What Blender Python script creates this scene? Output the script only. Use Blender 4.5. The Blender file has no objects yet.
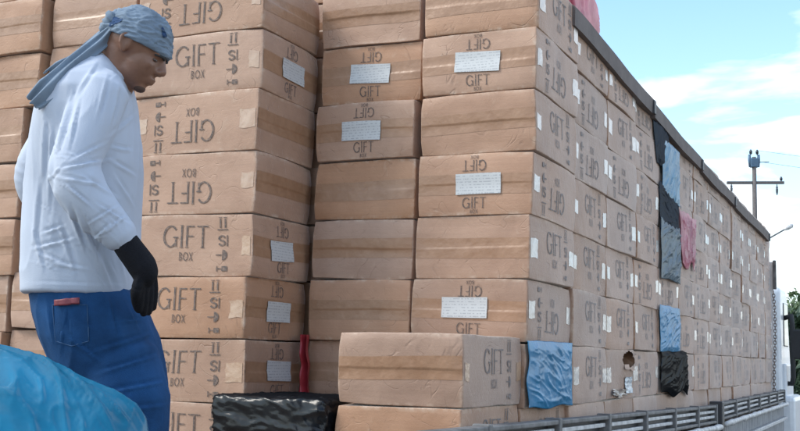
import bpy, bmesh, math, random
import numpy as np
from mathutils import Vector, Matrix, noise

random.seed(11)
scene = bpy.context.scene
COL = scene.collection
R = math.radians

# ------------------------------------------------------------------ camera
H = 0.22                      # height of one carton; the layout below counts in cartons
W, L = 1.881 * H, 2.501 * H   # width of the taped end, length of the printed side
Z0 = 1.33                     # top of the lowest layer of cartons above the ground
CAM = Vector((5.191 * H, -16.218 * H, Z0 + 0.780 * H))
FW = Vector((-0.41186712, 0.90254281, 0.12562624))
RT = Vector((0.91077031, 0.41216657, 0.0248226))
UP = Vector((0.02937548, -0.12464026, 0.99176705))
FPX = 1098.48
cd = bpy.data.cameras.new('camera')
cd.sensor_width = 36.0
cd.lens = FPX / 800 * 36
cd.clip_end = 5000
cd.clip_start = 0.05
cam = bpy.data.objects.new('camera', cd)
COL.objects.link(cam)
M = Matrix((RT, UP, -FW)).transposed().to_4x4()
M.translation = CAM
cam.matrix_world = M
scene.camera = cam

def at(px, py, d):
    """world point seen at a photograph pixel, d metres along the optical axis"""
    return CAM + (FW + RT * ((px - 400) / FPX) + UP * ((215.5 - py) / FPX)) * d

# ------------------------------------------------------------------ sky and sun
SUN_EL, SUN_AZ = R(44), R(236)         # azimuth clockwise from +Y: behind the camera, to its left
sun_dir = Vector((math.sin(SUN_AZ) * math.cos(SUN_EL), math.cos(SUN_AZ) * math.cos(SUN_EL), math.sin(SUN_EL)))
world = bpy.data.worlds.new('World')
scene.world = world
world.use_nodes = True
wn, wl = world.node_tree.nodes, world.node_tree.links
wn.clear()
out = wn.new('ShaderNodeOutputWorld')
bg = wn.new('ShaderNodeBackground')
sky = wn.new('ShaderNodeTexSky')
sky.sky_type = 'NISHITA'
sky.sun_disc = False
sky.sun_elevation = SUN_EL
sky.sun_rotation = SUN_AZ
sky.air_density = 1.0
sky.dust_density = 1.6
sky.ozone_density = 1.0
bg.inputs['Strength'].default_value = 0.15
tc = wn.new('ShaderNodeTexCoord')
sep = wn.new('ShaderNodeSeparateXYZ')
wl.new(tc.outputs['Generated'], sep.inputs[0])
def wmath(op, a, b=None, c=None):
    n = wn.new('ShaderNodeMath'); n.operation = op
    for i, v in enumerate((a, b, c)):
        if v is None: continue
        if isinstance(v, (int, float)): n.inputs[i].default_value = v
        else: wl.new(v, n.inputs[i])
    return n.outputs[0]
zc = wmath('MAXIMUM', wmath('ADD', sep.outputs[2], 0.10), 0.03)     # cloud layer seen in perspective
cmb = wn.new('ShaderNodeCombineXYZ')
wl.new(wmath('DIVIDE', sep.outputs[0], zc), cmb.inputs[0])
wl.new(wmath('DIVIDE', sep.outputs[1], zc), cmb.inputs[1])
cmb.inputs[2].default_value = 8.9
nz = wn.new('ShaderNodeTexNoise'); nz.inputs['Scale'].default_value = 1.5
nz.inputs['Detail'].default_value = 7; nz.inputs['Roughness'].default_value = 0.52
nz.inputs['Distortion'].default_value = 0.25
wl.new(cmb.outputs[0], nz.inputs['Vector'])
ramp = wn.new('ShaderNodeValToRGB')
ramp.color_ramp.elements[0].position = 0.45; ramp.color_ramp.elements[0].color = (0, 0, 0, 1)
ramp.color_ramp.elements[1].position = 0.60; ramp.color_ramp.elements[1].color = (1, 1, 1, 1)
wl.new(nz.outputs['Fac'], ramp.inputs[0])
hz = wmath('POWER', wmath('SUBTRACT', 1.0, wmath('MINIMUM', wmath('MAXIMUM', sep.outputs[2], 0.0), 1.0)), 6.0)
cf = wmath('MINIMUM', wmath('ADD', wmath('MULTIPLY', ramp.outputs[0], 0.9), wmath('MULTIPLY', hz, 0.55)), 0.95)
mx = wn.new('ShaderNodeMix'); mx.data_type = 'RGBA'
wl.new(cf, mx.inputs['Factor'])
tint = wn.new('ShaderNodeMix'); tint.data_type = 'RGBA'; tint.blend_type = 'MULTIPLY'
tint.inputs['Factor'].default_value = 1.0
wl.new(sky.outputs[0], tint.inputs['A'])
tint.inputs['B'].default_value = (0.86, 1.12, 1.22, 1)
wl.new(tint.outputs['Result'], mx.inputs['A'])
mx.inputs['B'].default_value = (6.6, 6.65, 6.65, 1)
wl.new(mx.outputs['Result'], bg.inputs['Color'])
wl.new(bg.outputs[0], out.inputs['Surface'])

sd = bpy.data.lights.new('sun', 'SUN')
sd.energy = 1.5
sd.angle = R(20)
sd.color = (1.0, 0.95, 0.88)
sun = bpy.data.objects.new('sun', sd)
COL.objects.link(sun)
sun.rotation_euler = (-sun_dir).to_track_quat('-Z', 'Y').to_euler()
sun.location = (0, 0, 20)

scene.view_settings.view_transform = 'Standard'
scene.view_settings.look = 'None'
scene.view_settings.gamma = 1.0
scene.view_settings.use_curve_mapping = False
scene.view_settings.exposure = 0.90
scene.cycles.max_bounces = 6
scene.cycles.diffuse_bounces = 4
scene.cycles.use_denoising = True

# ------------------------------------------------------------------ helpers
def tag(o, label=None, cat=None, group=None, kind=None):
    if label: o['label'] = label
    if cat: o['category'] = cat
    if group: o['group'] = group
    if kind: o['kind'] = kind
    return o

def link(name, mesh, parent=None, loc=None, rot=None):
    o = bpy.data.objects.new(name, mesh)
    COL.objects.link(o)
    if parent: o.parent = parent
    if loc is not None: o.location = loc
    if rot is not None: o.rotation_euler = rot
    return o

def empty(name, loc=(0, 0, 0), rz=0):
    o = bpy.data.objects.new(name, None)
    COL.objects.link(o)
    o.location = loc
    o.rotation_euler = (0, 0, rz)
    o.empty_display_size = 0.1
    return o

def mesh_from(name, verts, faces, mat, smooth=False, recalc=False):
    me = bpy.data.meshes.new(name)
    me.from_pydata([tuple(v) for v in verts], [], faces)
    if recalc:
        bm = bmesh.new(); bm.from_mesh(me)
        bmesh.ops.recalc_face_normals(bm, faces=bm.faces[:])
        bm.to_mesh(me); bm.free()
    me.update()
    if mat: me.materials.append(mat)
    if smooth:
        me.polygons.foreach_set('use_smooth', [True] * len(me.polygons))
    return me

def box_into(bm, c, s, rot=None, bevel=0.0):
    r = bmesh.ops.create_cube(bm, size=1.0)
    vs = r['verts']
    bmesh.ops.scale(bm, vec=s, verts=vs)
    if bevel:
        es = list({e for v in vs for e in v.link_edges})
        rr = bmesh.ops.bevel(bm, geom=es, offset=bevel, segments=2, affect='EDGES', profile=0.5)
        vs = [v for v in rr['verts']]
        vs = list({v for f in rr['faces'] for v in f.verts} | set(vs))
    if rot is not None: bmesh.ops.rotate(bm, cent=(0, 0, 0), matrix=rot, verts=vs)
    bmesh.ops.translate(bm, vec=c, verts=vs)

def box_mesh(name, s, mat, bevel=0.004, c=(0, 0, 0)):
    bm = bmesh.new()
    bmesh.ops.create_cube(bm, size=1.0)
    bmesh.ops.scale(bm, vec=s, verts=bm.verts[:])
    if bevel: bmesh.ops.bevel(bm, geom=bm.edges[:], offset=bevel, segments=2, affect='EDGES', profile=0.5)
    bmesh.ops.translate(bm, vec=c, verts=bm.verts[:])
    me = bpy.data.meshes.new(name); bm.to_mesh(me); bm.free()
    if mat: me.materials.append(mat)
    return me

def tube_geo(path, radii, n=10, cap=True, squash=None):
    """rings along a path; squash = (axis vector, factor) flattens the rings along that axis"""
    path = [Vector(p) for p in path]
    if isinstance(radii, (int, float)): radii = [radii] * len(path)
    vs, fs = [], []
    ref = Vector((0.31, 0.17, 0.93)).normalized()
    for i, p in enumerate(path):
        t = (path[min(i + 1, len(path) - 1)] - path[max(i - 1, 0)]).normalized()
        a = t.cross(ref)
        if a.length < 1e-3: a = t.cross(Vector((1, 0, 0)))
        a.normalize(); b = t.cross(a).normalized()
        for k in range(n):
            th = 2 * math.pi * k / n
            d = (a * math.cos(th) + b * math.sin(th)) * radii[i]
            if squash: d -= squash[0] * d.dot(squash[0]) * (1 - squash[1])
            vs.append(p + d)
    for i in range(len(path) - 1):
        for k in range(n):
            k2 = (k + 1) % n
            fs.append((i * n + k, i * n + k2, (i + 1) * n + k2, (i + 1) * n + k))
    if cap:
        fs.append(tuple(range(n - 1, -1, -1)))
        fs.append(tuple((len(path) - 1) * n + k for k in range(n)))
    return vs, fs

def tube_mesh(name, path, radii, mat, n=10, smooth=True):
    vs, fs = tube_geo(path, radii, n)
    return mesh_from(name, vs, fs, mat, smooth, recalc=True)

def ordinal(n):
    return ['zeroth', 'first', 'second', 'third', 'fourth', 'fifth', 'sixth', 'seventh', 'eighth', 'ninth', 'tenth',
            'eleventh', 'twelfth', 'thirteenth', 'fourteenth', 'fifteenth'][n]

def fbm(p, o=4):
    s, a, f = 0.0, 1.0, 1.0
    for _ in range(o):
        s += a * noise.noise(p * f); a *= 0.5; f *= 2.03
    return s

# ------------------------------------------------------------------ materials
def nodes_of(name):
    m = bpy.data.materials.new(name)
    m.use_nodes = True
    nt = m.node_tree
    b = nt.nodes['Principled BSDF']
    return m, nt, b

def nd(nt, typ, **kw):
    n = nt.nodes.new(typ)
    for k, v in kw.items():
        if k in n.inputs: n.inputs[k].default_value = v
        else: setattr(n, k, v)
    return n

def simple(name, col, rough=0.6, metal=0.0, var=0.15, scale=12.0, bump=0.15, bscale=60.0, spec=0.5, coat=0.0, coords='Object'):
    m, nt, b = nodes_of(name)
    t = nd(nt, 'ShaderNodeTexCoord')
    n1 = nd(nt, 'ShaderNodeTexNoise', Scale=scale, Detail=6.0, Roughness=0.6)
    nt.links.new(t.outputs[coords], n1.inputs['Vector'])
    cr = nd(nt, 'ShaderNodeValToRGB')
    cr.color_ramp.elements[0].position = 0.3; cr.color_ramp.elements[1].position = 0.7
    cr.color_ramp.elements[0].color = tuple(c * (1 - var) for c in col) + (1,)
    cr.color_ramp.elements[1].color = tuple(min(1, c * (1 + var)) for c in col) + (1,)
    nt.links.new(n1.outputs['Fac'], cr.inputs[0])
    nt.links.new(cr.outputs[0], b.inputs['Base Color'])
    b.inputs['Roughness'].default_value = rough
    b.inputs['Metallic'].default_value = metal
    b.inputs['Specular IOR Level'].default_value = spec
    b.inputs['Coat Weight'].default_value = coat
    if bump:
        n2 = nd(nt, 'ShaderNodeTexNoise', Scale=bscale, Detail=5.0)
        nt.links.new(t.outputs[coords], n2.inputs['Vector'])
        bp = nd(nt, 'ShaderNodeBump', Strength=bump, Distance=0.01)
        nt.links.new(n2.outputs['Fac'], bp.inputs['Height'])
        nt.links.new(bp.outputs[0], b.inputs['Normal'])
    return m

def cardboard_material():
    m, nt, b = nodes_of('cardboard')
    lk = nt.links.new
    t = nd(nt, 'ShaderNodeTexCoord')
    oi = nd(nt, 'ShaderNodeObjectInfo')
    # every carton samples its own patch of paper
    add = nd(nt, 'ShaderNodeVectorMath', operation='MULTIPLY_ADD')
    lk(oi.outputs['Random'], add.inputs[0]); add.inputs[1].default_value = (37.0, 19.0, 11.0)
    lk(t.outputs['Object'], add.inputs[2])
    n1 = nd(nt, 'ShaderNodeTexNoise', Scale=5.0, Detail=6.0, Roughness=0.62)
    lk(add.outputs[0], n1.inputs['Vector'])
    mp = nd(nt, 'ShaderNodeMapping'); mp.inputs['Scale'].default_value = (6, 6, 150)
    lk(add.outputs[0], mp.inputs['Vector'])
    n2 = nd(nt, 'ShaderNodeTexNoise', Scale=1.0, Detail=3.0)          # flutes running along the sheet
    lk(mp.outputs[0], n2.inputs['Vector'])
    n3 = nd(nt, 'ShaderNodeTexNoise', Scale=260.0, Detail=3.0)
    lk(add.outputs[0], n3.inputs['Vector'])
    n4 = nd(nt, 'ShaderNodeTexNoise', Scale=14.0, Detail=8.0, Roughness=0.7, Distortion=1.2)
    lk(add.outputs[0], n4.inputs['Vector'])
    cr = nd(nt, 'ShaderNodeValToRGB')
    e = cr.color_ramp.elements
    e[0].position = 0.30; e[0].color = (0.350, 0.186, 0.106, 1)
    e[1].position = 0.72; e[1].color = (0.462, 0.264, 0.160, 1)
    lk(n1.outputs['Fac'], cr.inputs[0])
    hv = nd(nt, 'ShaderNodeHueSaturation')
    mr = nd(nt, 'ShaderNodeMapRange'); mr.inputs['To Min'].default_value = 0.86; mr.inputs['To Max'].default_value = 1.10
    lk(oi.outputs['Random'], mr.inputs['Value'])
    lk(mr.outputs[0], hv.inputs['Value'])
    mr2 = nd(nt, 'ShaderNodeMapRange'); mr2.inputs['To Min'].default_value = 1.05; mr2.inputs['To Max'].default_value = 0.82
    fr = nd(nt, 'ShaderNodeMath', operation='FRACT')
    ml = nd(nt, 'ShaderNodeMath', operation='MULTIPLY'); ml.inputs[1].default_value = 7.31
    lk(oi.outputs['Random'], ml.inputs[0]); lk(ml.outputs[0], fr.inputs[0])
    lk(fr.outputs[0], mr2.inputs['Value'])
    lk(mr2.outputs[0], hv.inputs['Saturation'])
    lk(cr.outputs[0], hv.inputs['Color'])
    # scuffs: paler rubbed patches
    cs = nd(nt, 'ShaderNodeValToRGB')
    cs.color_ramp.elements[0].position = 0.60; cs.color_ramp.elements[0].color = (0, 0, 0, 1)
    cs.color_ramp.elements[1].position = 0.80; cs.color_ramp.elements[1].color = (0.55, 0.55, 0.55, 1)
    lk(n4.outputs['Fac'], cs.inputs[0])
    m1 = nd(nt, 'ShaderNodeMix', data_type='RGBA')
    lk(cs.outputs[0], m1.inputs['Factor']); lk(hv.outputs[0], m1.inputs['A'])
    m1.inputs['B'].default_value = (0.56, 0.42, 0.31, 1)
    m2 = nd(nt, 'ShaderNodeMix', data_type='RGBA', blend_type='MULTIPLY')
    m2.inputs['Factor'].default_value = 0.16
    lk(m1.outputs['Result'], m2.inputs['A']); lk(n2.outputs['Fac'], m2.inputs['B'])
    # rubbed paper along the edges
    sp = nd(nt, 'ShaderNodeSeparateXYZ'); lk(t.outputs['Object'], sp.inputs[0])
    def mth(op, a, b_=None, clamp=False):
        n_ = nd(nt, 'ShaderNodeMath', operation=op); n_.use_clamp = clamp
        for i, x in enumerate((a, b_)):
            if x is None: continue
            if isinstance(x, (int, float)): n_.inputs[i].default_value = x
            else: lk(x, n_.inputs[i])
        return n_.outputs[0]
    dx_, dy_, dz_ = (mth('SUBTRACT', h_, mth('ABSOLUTE', sp.outputs[i])) for i, h_ in enumerate((W / 2, L / 2, H / 2)))
    sec = mth('MAXIMUM', mth('MINIMUM', dx_, dy_), mth('MINIMUM', mth('MAXIMUM', dx_, dy_), dz_))
    near = mth('SUBTRACT', 1.0, mth('DIVIDE', sec, 0.016), True)
    wearn = nd(nt, 'ShaderNodeTexNoise', Scale=24.0, Detail=6.0, Roughness=0.7); lk(add.outputs[0], wearn.inputs['Vector'])
    wear = mth('MULTIPLY', near, mth('MULTIPLY', mth('SUBTRACT', wearn.outputs['Fac'], 0.47, True), 5.0, True))
    mw = nd(nt, 'ShaderNodeMix', data_type='RGBA'); lk(mth('MULTIPLY', wear, 0.75), mw.inputs['Factor'])
    lk(m2.outputs['Result'], mw.inputs['A']); mw.inputs['B'].default_value = (0.60, 0.47, 0.36, 1)
    # long thin creases and bruises
    cn = nd(nt, 'ShaderNodeTexNoise', Scale=4.5, Detail=2.0, Distortion=1.6); lk(add.outputs[0], cn.inputs['Vector'])
    cl = mth('SUBTRACT', 1.0, mth('DIVIDE', mth('ABSOLUTE', mth('SUBTRACT', cn.outputs['Fac'], 0.5)), 0.012), True)
    cmk = mth('MULTIPLY', cl, mth('MULTIPLY', mth('SUBTRACT', n4.outputs['Fac'], 0.45, True), 6.0, True))
    md_ = nd(nt, 'ShaderNodeMix', data_type='RGBA'); lk(mth('MULTIPLY', cmk, 0.28), md_.inputs['Factor'])
    lk(mw.outputs['Result'], md_.inputs['A']); md_.inputs['B'].default_value = (0.17, 0.095, 0.06, 1)
    sc = nd(nt, 'ShaderNodeMix', data_type='RGBA', blend_type='MULTIPLY')
    sc.inputs['Factor'].default_value = 1.0
    lk(md_.outputs['Result'], sc.inputs['A']); sc.inputs['B'].default_value = (1.03, 1.03, 1.03, 1)
    lk(sc.outputs['Result'], b.inputs['Base Color'])
    b.inputs['Roughness'].default_value = 0.58
    b.inputs['Specular IOR Level'].default_value = 0.5
    b.inputs['Sheen Weight'].default_value = 0.68; b.inputs['Sheen Roughness'].default_value = 0.35
    b.inputs['Sheen Tint'].default_value = (1.0, 0.95, 0.90, 1)
    h1 = nd(nt, 'ShaderNodeMath', operation='MULTIPLY_ADD'); h1.inputs[1].default_value = 0.5
    lk(n2.outputs['Fac'], h1.inputs[0]); lk(n3.outputs['Fac'], h1.inputs[2])
    bp = nd(nt, 'ShaderNodeBump', Strength=0.12, Distance=0.004)
    lk(h1.outputs[0], bp.inputs['Height'])
    bp2 = nd(nt, 'ShaderNodeBump', Strength=0.14, Distance=0.02)
    lk(n4.outputs['Fac'], bp2.inputs['Height']); lk(bp.outputs[0], bp2.inputs['Normal'])
    bp3 = nd(nt, 'ShaderNodeBump', Strength=0.35, Distance=0.004, invert=True)
    lk(cmk, bp3.inputs['Height']); lk(bp2.outputs[0], bp3.inputs['Normal'])
    lk(bp3.outputs[0], b.inputs['Normal'])
    return m

def ink_material():
    m, nt, b = nodes_of('printing_ink')
    t = nd(nt, 'ShaderNodeTexCoord')
    n = nd(nt, 'ShaderNodeTexNoise', Scale=120.0, Detail=4.0)
    nt.links.new(t.outputs['Object'], n.inputs['Vector'])
    cr = nd(nt, 'ShaderNodeValToRGB')
    cr.color_ramp.elements[0].position = 0.42; cr.color_ramp.elements[0].color = (0.095, 0.072, 0.062, 1)
    cr.color_ramp.elements[1].position = 0.75; cr.color_ramp.elements[1].color = (0.27, 0.175, 0.125, 1)
    nt.links.new(n.outputs['Fac'], cr.inputs[0])
    nt.links.new(cr.outputs[0], b.inputs['Base Color'])
    b.inputs['Roughness'].default_value = 0.7
    b.inputs['Sheen Weight'].default_value = 0.7; b.inputs['Sheen Roughness'].default_value = 0.35
    return m

def tape_material():
    m, nt, b = nodes_of('packing_tape')
    lk = nt.links.new
    t = nd(nt, 'ShaderNodeTexCoord')
    n = nd(nt, 'ShaderNodeTexNoise', Scale=22.0, Detail=5.0, Distortion=0.8)
    lk(t.outputs['Object'], n.inputs['Vector'])
    cr = nd(nt, 'ShaderNodeValToRGB')
    cr.color_ramp.elements[0].position = 0.3; cr.color_ramp.elements[0].color = (0.305, 0.165, 0.092, 1)
    cr.color_ramp.elements[1].position = 0.75; cr.color_ramp.elements[1].color = (0.375, 0.215, 0.127, 1)
    lk(n.outputs['Fac'], cr.inputs[0])
    lk(cr.outputs[0], b.inputs['Base Color'])
    b.inputs['Roughness'].default_value = 0.40
    b.inputs['Specular IOR Level'].default_value = 0.5
    bp = nd(nt, 'ShaderNodeBump', Strength=0.35, Distance=0.006)
    n2 = nd(nt, 'ShaderNodeTexNoise', Scale=45.0, Detail=3.0)
    lk(t.outputs['Object'], n2.inputs['Vector'])
    lk(n2.outputs['Fac'], bp.inputs['Height']); lk(bp.outputs[0], b.inputs['Normal'])
    return m

def patch_material(name, c0, c1):
    """clear glossy tape ends stuck over the long side"""
    m, nt, b = nodes_of(name)
    lk = nt.links.new
    t = nd(nt, 'ShaderNodeTexCoord')
    n = nd(nt, 'ShaderNodeTexNoise', Scale=18.0, Detail=6.0, Distortion=1.5)
    lk(t.outputs['Object'], n.inputs['Vector'])
    cr = nd(nt, 'ShaderNodeValToRGB')
    cr.color_ramp.elements[0].position = 0.36; cr.color_ramp.elements[0].color = c0 + (1,)
    cr.color_ramp.elements[1].position = 0.62; cr.color_ramp.elements[1].color = c1 + (1,)
    lk(n.outputs['Fac'], cr.inputs[0])
    lk(cr.outputs[0], b.inputs['Base Color'])
    b.inputs['Roughness'].default_value = 0.24
    b.inputs['Specular IOR Level'].default_value = 0.8
    bp = nd(nt, 'ShaderNodeBump', Strength=0.3, Distance=0.006)
    n2 = nd(nt, 'ShaderNodeTexNoise', Scale=40.0, Detail=3.0)
    lk(t.outputs['Object'], n2.inputs['Vector'])
    lk(n2.outputs['Fac'], bp.inputs['Height']); lk(bp.outputs[0], b.inputs['Normal'])
    return m

def label_material():
    """white paper label with rows of fine grey print"""
    m, nt, b = nodes_of('label_paper')
    lk = nt.links.new
    t = nd(nt, 'ShaderNodeTexCoord')
    sp = nd(nt, 'ShaderNodeSeparateXYZ'); lk(t.outputs['Object'], sp.inputs[0])
    w = nd(nt, 'ShaderNodeMath', operation='MULTIPLY'); w.inputs[1].default_value = 620.0
    lk(sp.outputs[2], w.inputs[0])
    s = nd(nt, 'ShaderNodeMath', operation='SINE'); lk(w.outputs[0], s.inputs[0])
    g = nd(nt, 'ShaderNodeMath', operation='GREATER_THAN'); g.inputs[1].default_value = 0.45
    lk(s.outputs[0], g.inputs[0])
    mp = nd(nt, 'ShaderNodeMapping'); mp.inputs['Scale'].default_value = (160, 160, 60)
    lk(t.outputs['Object'], mp.inputs['Vector'])
    n = nd(nt, 'ShaderNodeTexNoise', Scale=1.0, Detail=2.0); lk(mp.outputs[0], n.inputs['Vector'])
    g2 = nd(nt, 'ShaderNodeMath', operation='GREATER_THAN'); g2.inputs[1].default_value = 0.5
    lk(n.outputs['Fac'], g2.inputs[0])
    an = nd(nt, 'ShaderNodeMath', operation='MULTIPLY'); lk(g.outputs[0], an.inputs[0]); lk(g2.outputs[0], an.inputs[1])
    sc = nd(nt, 'ShaderNodeMath', operation='MULTIPLY'); sc.inputs[1].default_value = 0.5; lk(an.outputs[0], sc.inputs[0])
    mx_ = nd(nt, 'ShaderNodeMix', data_type='RGBA'); lk(sc.outputs[0], mx_.inputs['Factor'])
    mx_.inputs['A'].default_value = (0.53, 0.53, 0.52, 1); mx_.inputs['B'].default_value = (0.22, 0.22, 0.24, 1)
    lk(mx_.outputs['Result'], b.inputs['Base Color'])
    b.inputs['Roughness'].default_value = 0.55
    return m

def film(name, col, rough=0.26, trans=0.0, alpha=1.0, var=0.2, bscale=24.0, bump=0.2, spec=0.5, gloss=0.0, see=0.0):
    """thin plastic film: glossy, lets some light through from behind"""
    m, nt, b = nodes_of(name)
    lk = nt.links.new
    t = nd(nt, 'ShaderNodeTexCoord')
    n = nd(nt, 'ShaderNodeTexNoise', Scale=7.0, Detail=6.0, Distortion=0.6)
    lk(t.outputs['Object'], n.inputs['Vector'])
    cr = nd(nt, 'ShaderNodeValToRGB')
    cr.color_ramp.elements[0].position = 0.32; cr.color_ramp.elements[0].color = tuple(c * (1 - var) for c in col) + (1,)
    cr.color_ramp.elements[1].position = 0.7; cr.color_ramp.elements[1].color = tuple(min(1, c * (1 + var)) for c in col) + (1,)
    lk(n.outputs['Fac'], cr.inputs[0]); lk(cr.outputs[0], b.inputs['Base Color'])
    b.inputs['Roughness'].default_value = rough
    b.inputs['Alpha'].default_value = alpha
    b.inputs['Specular IOR Level'].default_value = spec
    n2 = nd(nt, 'ShaderNodeTexNoise', Scale=bscale, Detail=4.0, Distortion=1.0)
    lk(t.outputs['Object'], n2.inputs['Vector'])
    bp = nd(nt, 'ShaderNodeBump', Strength=bump, Distance=0.01)
    lk(n2.outputs['Fac'], bp.inputs['Height']); lk(bp.outputs[0], b.inputs['Normal'])
    last = b.outputs[0]
    if gloss:
        gl = nd(nt, 'ShaderNodeBsdfGlossy', Roughness=0.24); lk(bp.outputs[0], gl.inputs['Normal'])
        mg = nd(nt, 'ShaderNodeMixShader'); mg.inputs[0].default_value = gloss
        lk(last, mg.inputs[1]); lk(gl.outputs[0], mg.inputs[2]); last = mg.outputs[0]
        lk(last, nt.nodes['Material Output'].inputs['Surface'])
    if see:
        tp = nd(nt, 'ShaderNodeBsdfTransparent'); tp.inputs['Color'].default_value = tuple(0.35 + 0.65 * c for c in col) + (1,)
        mg = nd(nt, 'ShaderNodeMixShader'); mg.inputs[0].default_value = see
        lk(last, mg.inputs[1]); lk(tp.outputs[0], mg.inputs[2]); last = mg.outputs[0]
    if trans:
        tr = nd(nt, 'ShaderNodeBsdfTranslucent'); lk(cr.outputs[0], tr.inputs['Color'])
        ms = nd(nt, 'ShaderNodeMixShader'); ms.inputs[0].default_value = trans
        lk(last, ms.inputs[1]); lk(tr.outputs[0], ms.inputs[2])
        lk(ms.outputs[0], nt.nodes['Material Output'].inputs['Surface'])
    return m

M_CARD, M_INK, M_TAPE, M_PATCH, M_LABEL = cardboard_material(), ink_material(), tape_material(), patch_material('clear_tape', (0.42, 0.255, 0.16), (0.50, 0.335, 0.225)), label_material()
M_PATCH_GLARE = patch_material('clear_tape_sky_glare', (0.47, 0.41, 0.35), (0.64, 0.60, 0.56))  # same clear tape, with the sky's white reflection painted into its colour
M_BLUE = film('blue_plastic', (0.020, 0.190, 0.370), rough=0.45, spec=0.08, gloss=0.11)
M_BLUE2 = film('pale_blue_plastic', (0.055, 0.205, 0.33), rough=0.45, spec=0.08, gloss=0.11)
M_BLACK = film('black_plastic', (0.006, 0.007, 0.009), rough=0.5, bscale=14, spec=0.0, gloss=0.036)
M_NAVY = film('dark_blue_plastic', (0.012, 0.021, 0.036), rough=0.5, spec=0.0, gloss=0.03)
M_GREYP = film('grey_plastic', (0.080, 0.120, 0.150), rough=0.5, spec=0.0, gloss=0.12)
M_PINK = film('pink_plastic', (0.62, 0.20, 0.27), rough=0.35, trans=0.35)
M_RED = film('red_plastic', (0.33, 0.03, 0.04), rough=0.4)
M_SHEET = film('blue_sheet_plastic', (0.018, 0.225, 0.385), rough=0.22, trans=0.3, var=0.3, bscale=6, bump=0.2, see=0.14)
M_BOARD = simple('weathered_grey_board', (0.135, 0.110, 0.100), rough=0.75, var=0.25, scale=8)
M_STEEL = simple('painted_grey_steel', (0.14, 0.137, 0.135), rough=0.6, var=0.5, scale=16, metal=0.0)
M_RAIL = simple('worn_pale_steel', (0.50, 0.50, 0.50), rough=0.5, var=0.4, scale=14, bump=0.25)
M_DARKSTEEL = simple('dark_steel', (0.045, 0.045, 0.05), rough=0.5, var=0.3)
M_WHITE = simple('white_truck_paint', (0.72, 0.74, 0.76), rough=0.35, var=0.08, coat=0.3, bump=0.05)
M_RUBBER = simple('black_rubber', (0.025, 0.025, 0.026), rough=0.7)
M_WOOD = simple('worn_wood', (0.20, 0.15, 0.11), rough=0.8, var=0.3, scale=6)
M_GLASSD = simple('dark_window_glass', (0.02, 0.03, 0.035), rough=0.08, var=0.1, bump=0)
M_CONC = simple('pole_concrete', (0.13, 0.115, 0.11), rough=0.85, var=0.2)
M_GROUND = simple('dusty_ground', (0.16, 0.145, 0.125), rough=0.95, var=0.3, scale=1.5, bump=0.5, bscale=8)

# ------------------------------------------------------------------ ground
gm = mesh_from('ground', [(-900, -900, 0), (900, -900, 0), (900, 900, 0), (-900, 900, 0)], [(0, 1, 2, 3)], M_GROUND)
tag(link('ground', gm), kind='structure')

# ------------------------------------------------------------------ cartons: shared meshes
HW, HL, HH = W / 2 - 0.0015, L / 2 - 0.002, H / 2 - 0.0012
RAD = 0.0028

def rounded(p):
    q = Vector((max(-HW + RAD, min(HW - RAD, p.x)), max(-HL + RAD, min(HL - RAD, p.y)), max(-HH + RAD, min(HH - RAD, p.z))))
    d = p - q
    return q + d.normalized() * RAD if d.length > 1e-9 else p

def surf(face, a, b, v, off=0.0):
    """point on a carton; face +x/-x: a along y, b along z; face +y/-y: a along x, b along z; a, b in -1..1"""
    if face in ('+x', '-x'):
        s = 1 if face == '+x' else -1
        p = Vector((s * HW, a * HL, b * HH)); n = Vector((s, 0, 0))
    elif face in ('+y', '-y'):
        s = 1 if face == '+y' else -1
        p = Vector((a * HW, s * HL, b * HH)); n = Vector((0, s, 0))
    else:
        s = 1 if face == '+z' else -1
        p = Vector((a * HW, b * HL, s * HH)); n = Vector((0, 0, s))
    q = rounded(p)
    e = max(0.0, 1 - abs(a) ** 14) * max(0.0, 1 - abs(b) ** 10)
    sd_ = Vector((v * 13.7, v * 5.3, v * 9.1)) + n * 3.0
    d = e * v_bulge[v][face] + e * 0.0022 * noise.noise(Vector((a * 1.6, b * 1.1, 0)) + sd_)
    d += e * 0.0009 * noise.noise(Vector((a * 4.1, b * 2.7, 4)) + sd_)
    if face in ('+y', '-y'):                       # two flaps meeting under the tape at mid height
        d += e * (0.0022 * math.tanh(b * 30) * v_step[v] - 0.0022 * math.exp(-(b / 0.035) ** 2))
        d += e * 0.0012 * math.exp(-((abs(b) - 0.45) / 0.3) ** 2)
    for (df, da, db, dr, dd) in v_dents[v]:
        if df == face: d -= e * dd * math.exp(-(((a - da) * 1.0) ** 2 + ((b - db) * 0.5) ** 2) / dr ** 2)
    w_ = Vector((noise.noise(p * 3 + sd_ * 0 + Vector((v * 3.1, 0, 0))), noise.noise(p * 3 + Vector((0, v * 3.1, 7))),
                 1.0 * noise.noise(p * 3.5 + Vector((2, 5, v * 3.1))))) * 0.0070
    # crushed corners
    c_ = min(1.0, max(0.0, (abs(p.x) / HW + abs(p.y) / HL + abs(p.z) / HH - 2.55) / 0.45))
    q = q * (1 - 0.018 * c_ * v_crush[v])
    return q + n * (d + off) + w_

NV = 12
rv = random.Random(4)
v_bulge = [{f: rv.uniform(-0.0015, 0.0025) for f in ('+x', '-x', '+y', '-y')} | {'+z': 0.0, '-z': 0.0} for _ in range(NV)]
v_step = [rv.choice((-1, 1)) * rv.uniform(0.5, 1.2) for _ in range(NV)]
v_dents = [[(rv.choice(('+x', '+y', '-y', '+y', '-y')), rv.uniform(-0.9, 0.9), rv.choice((-1, 1)) * rv.uniform(0.5, 0.95), rv.uniform(0.06, 0.16), rv.uniform(-0.002, 0.005)) for _ in range(5)] for _ in range(NV)]
v_crush = [rv.uniform(0.2, 1.3) for _ in range(NV)]

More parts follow.
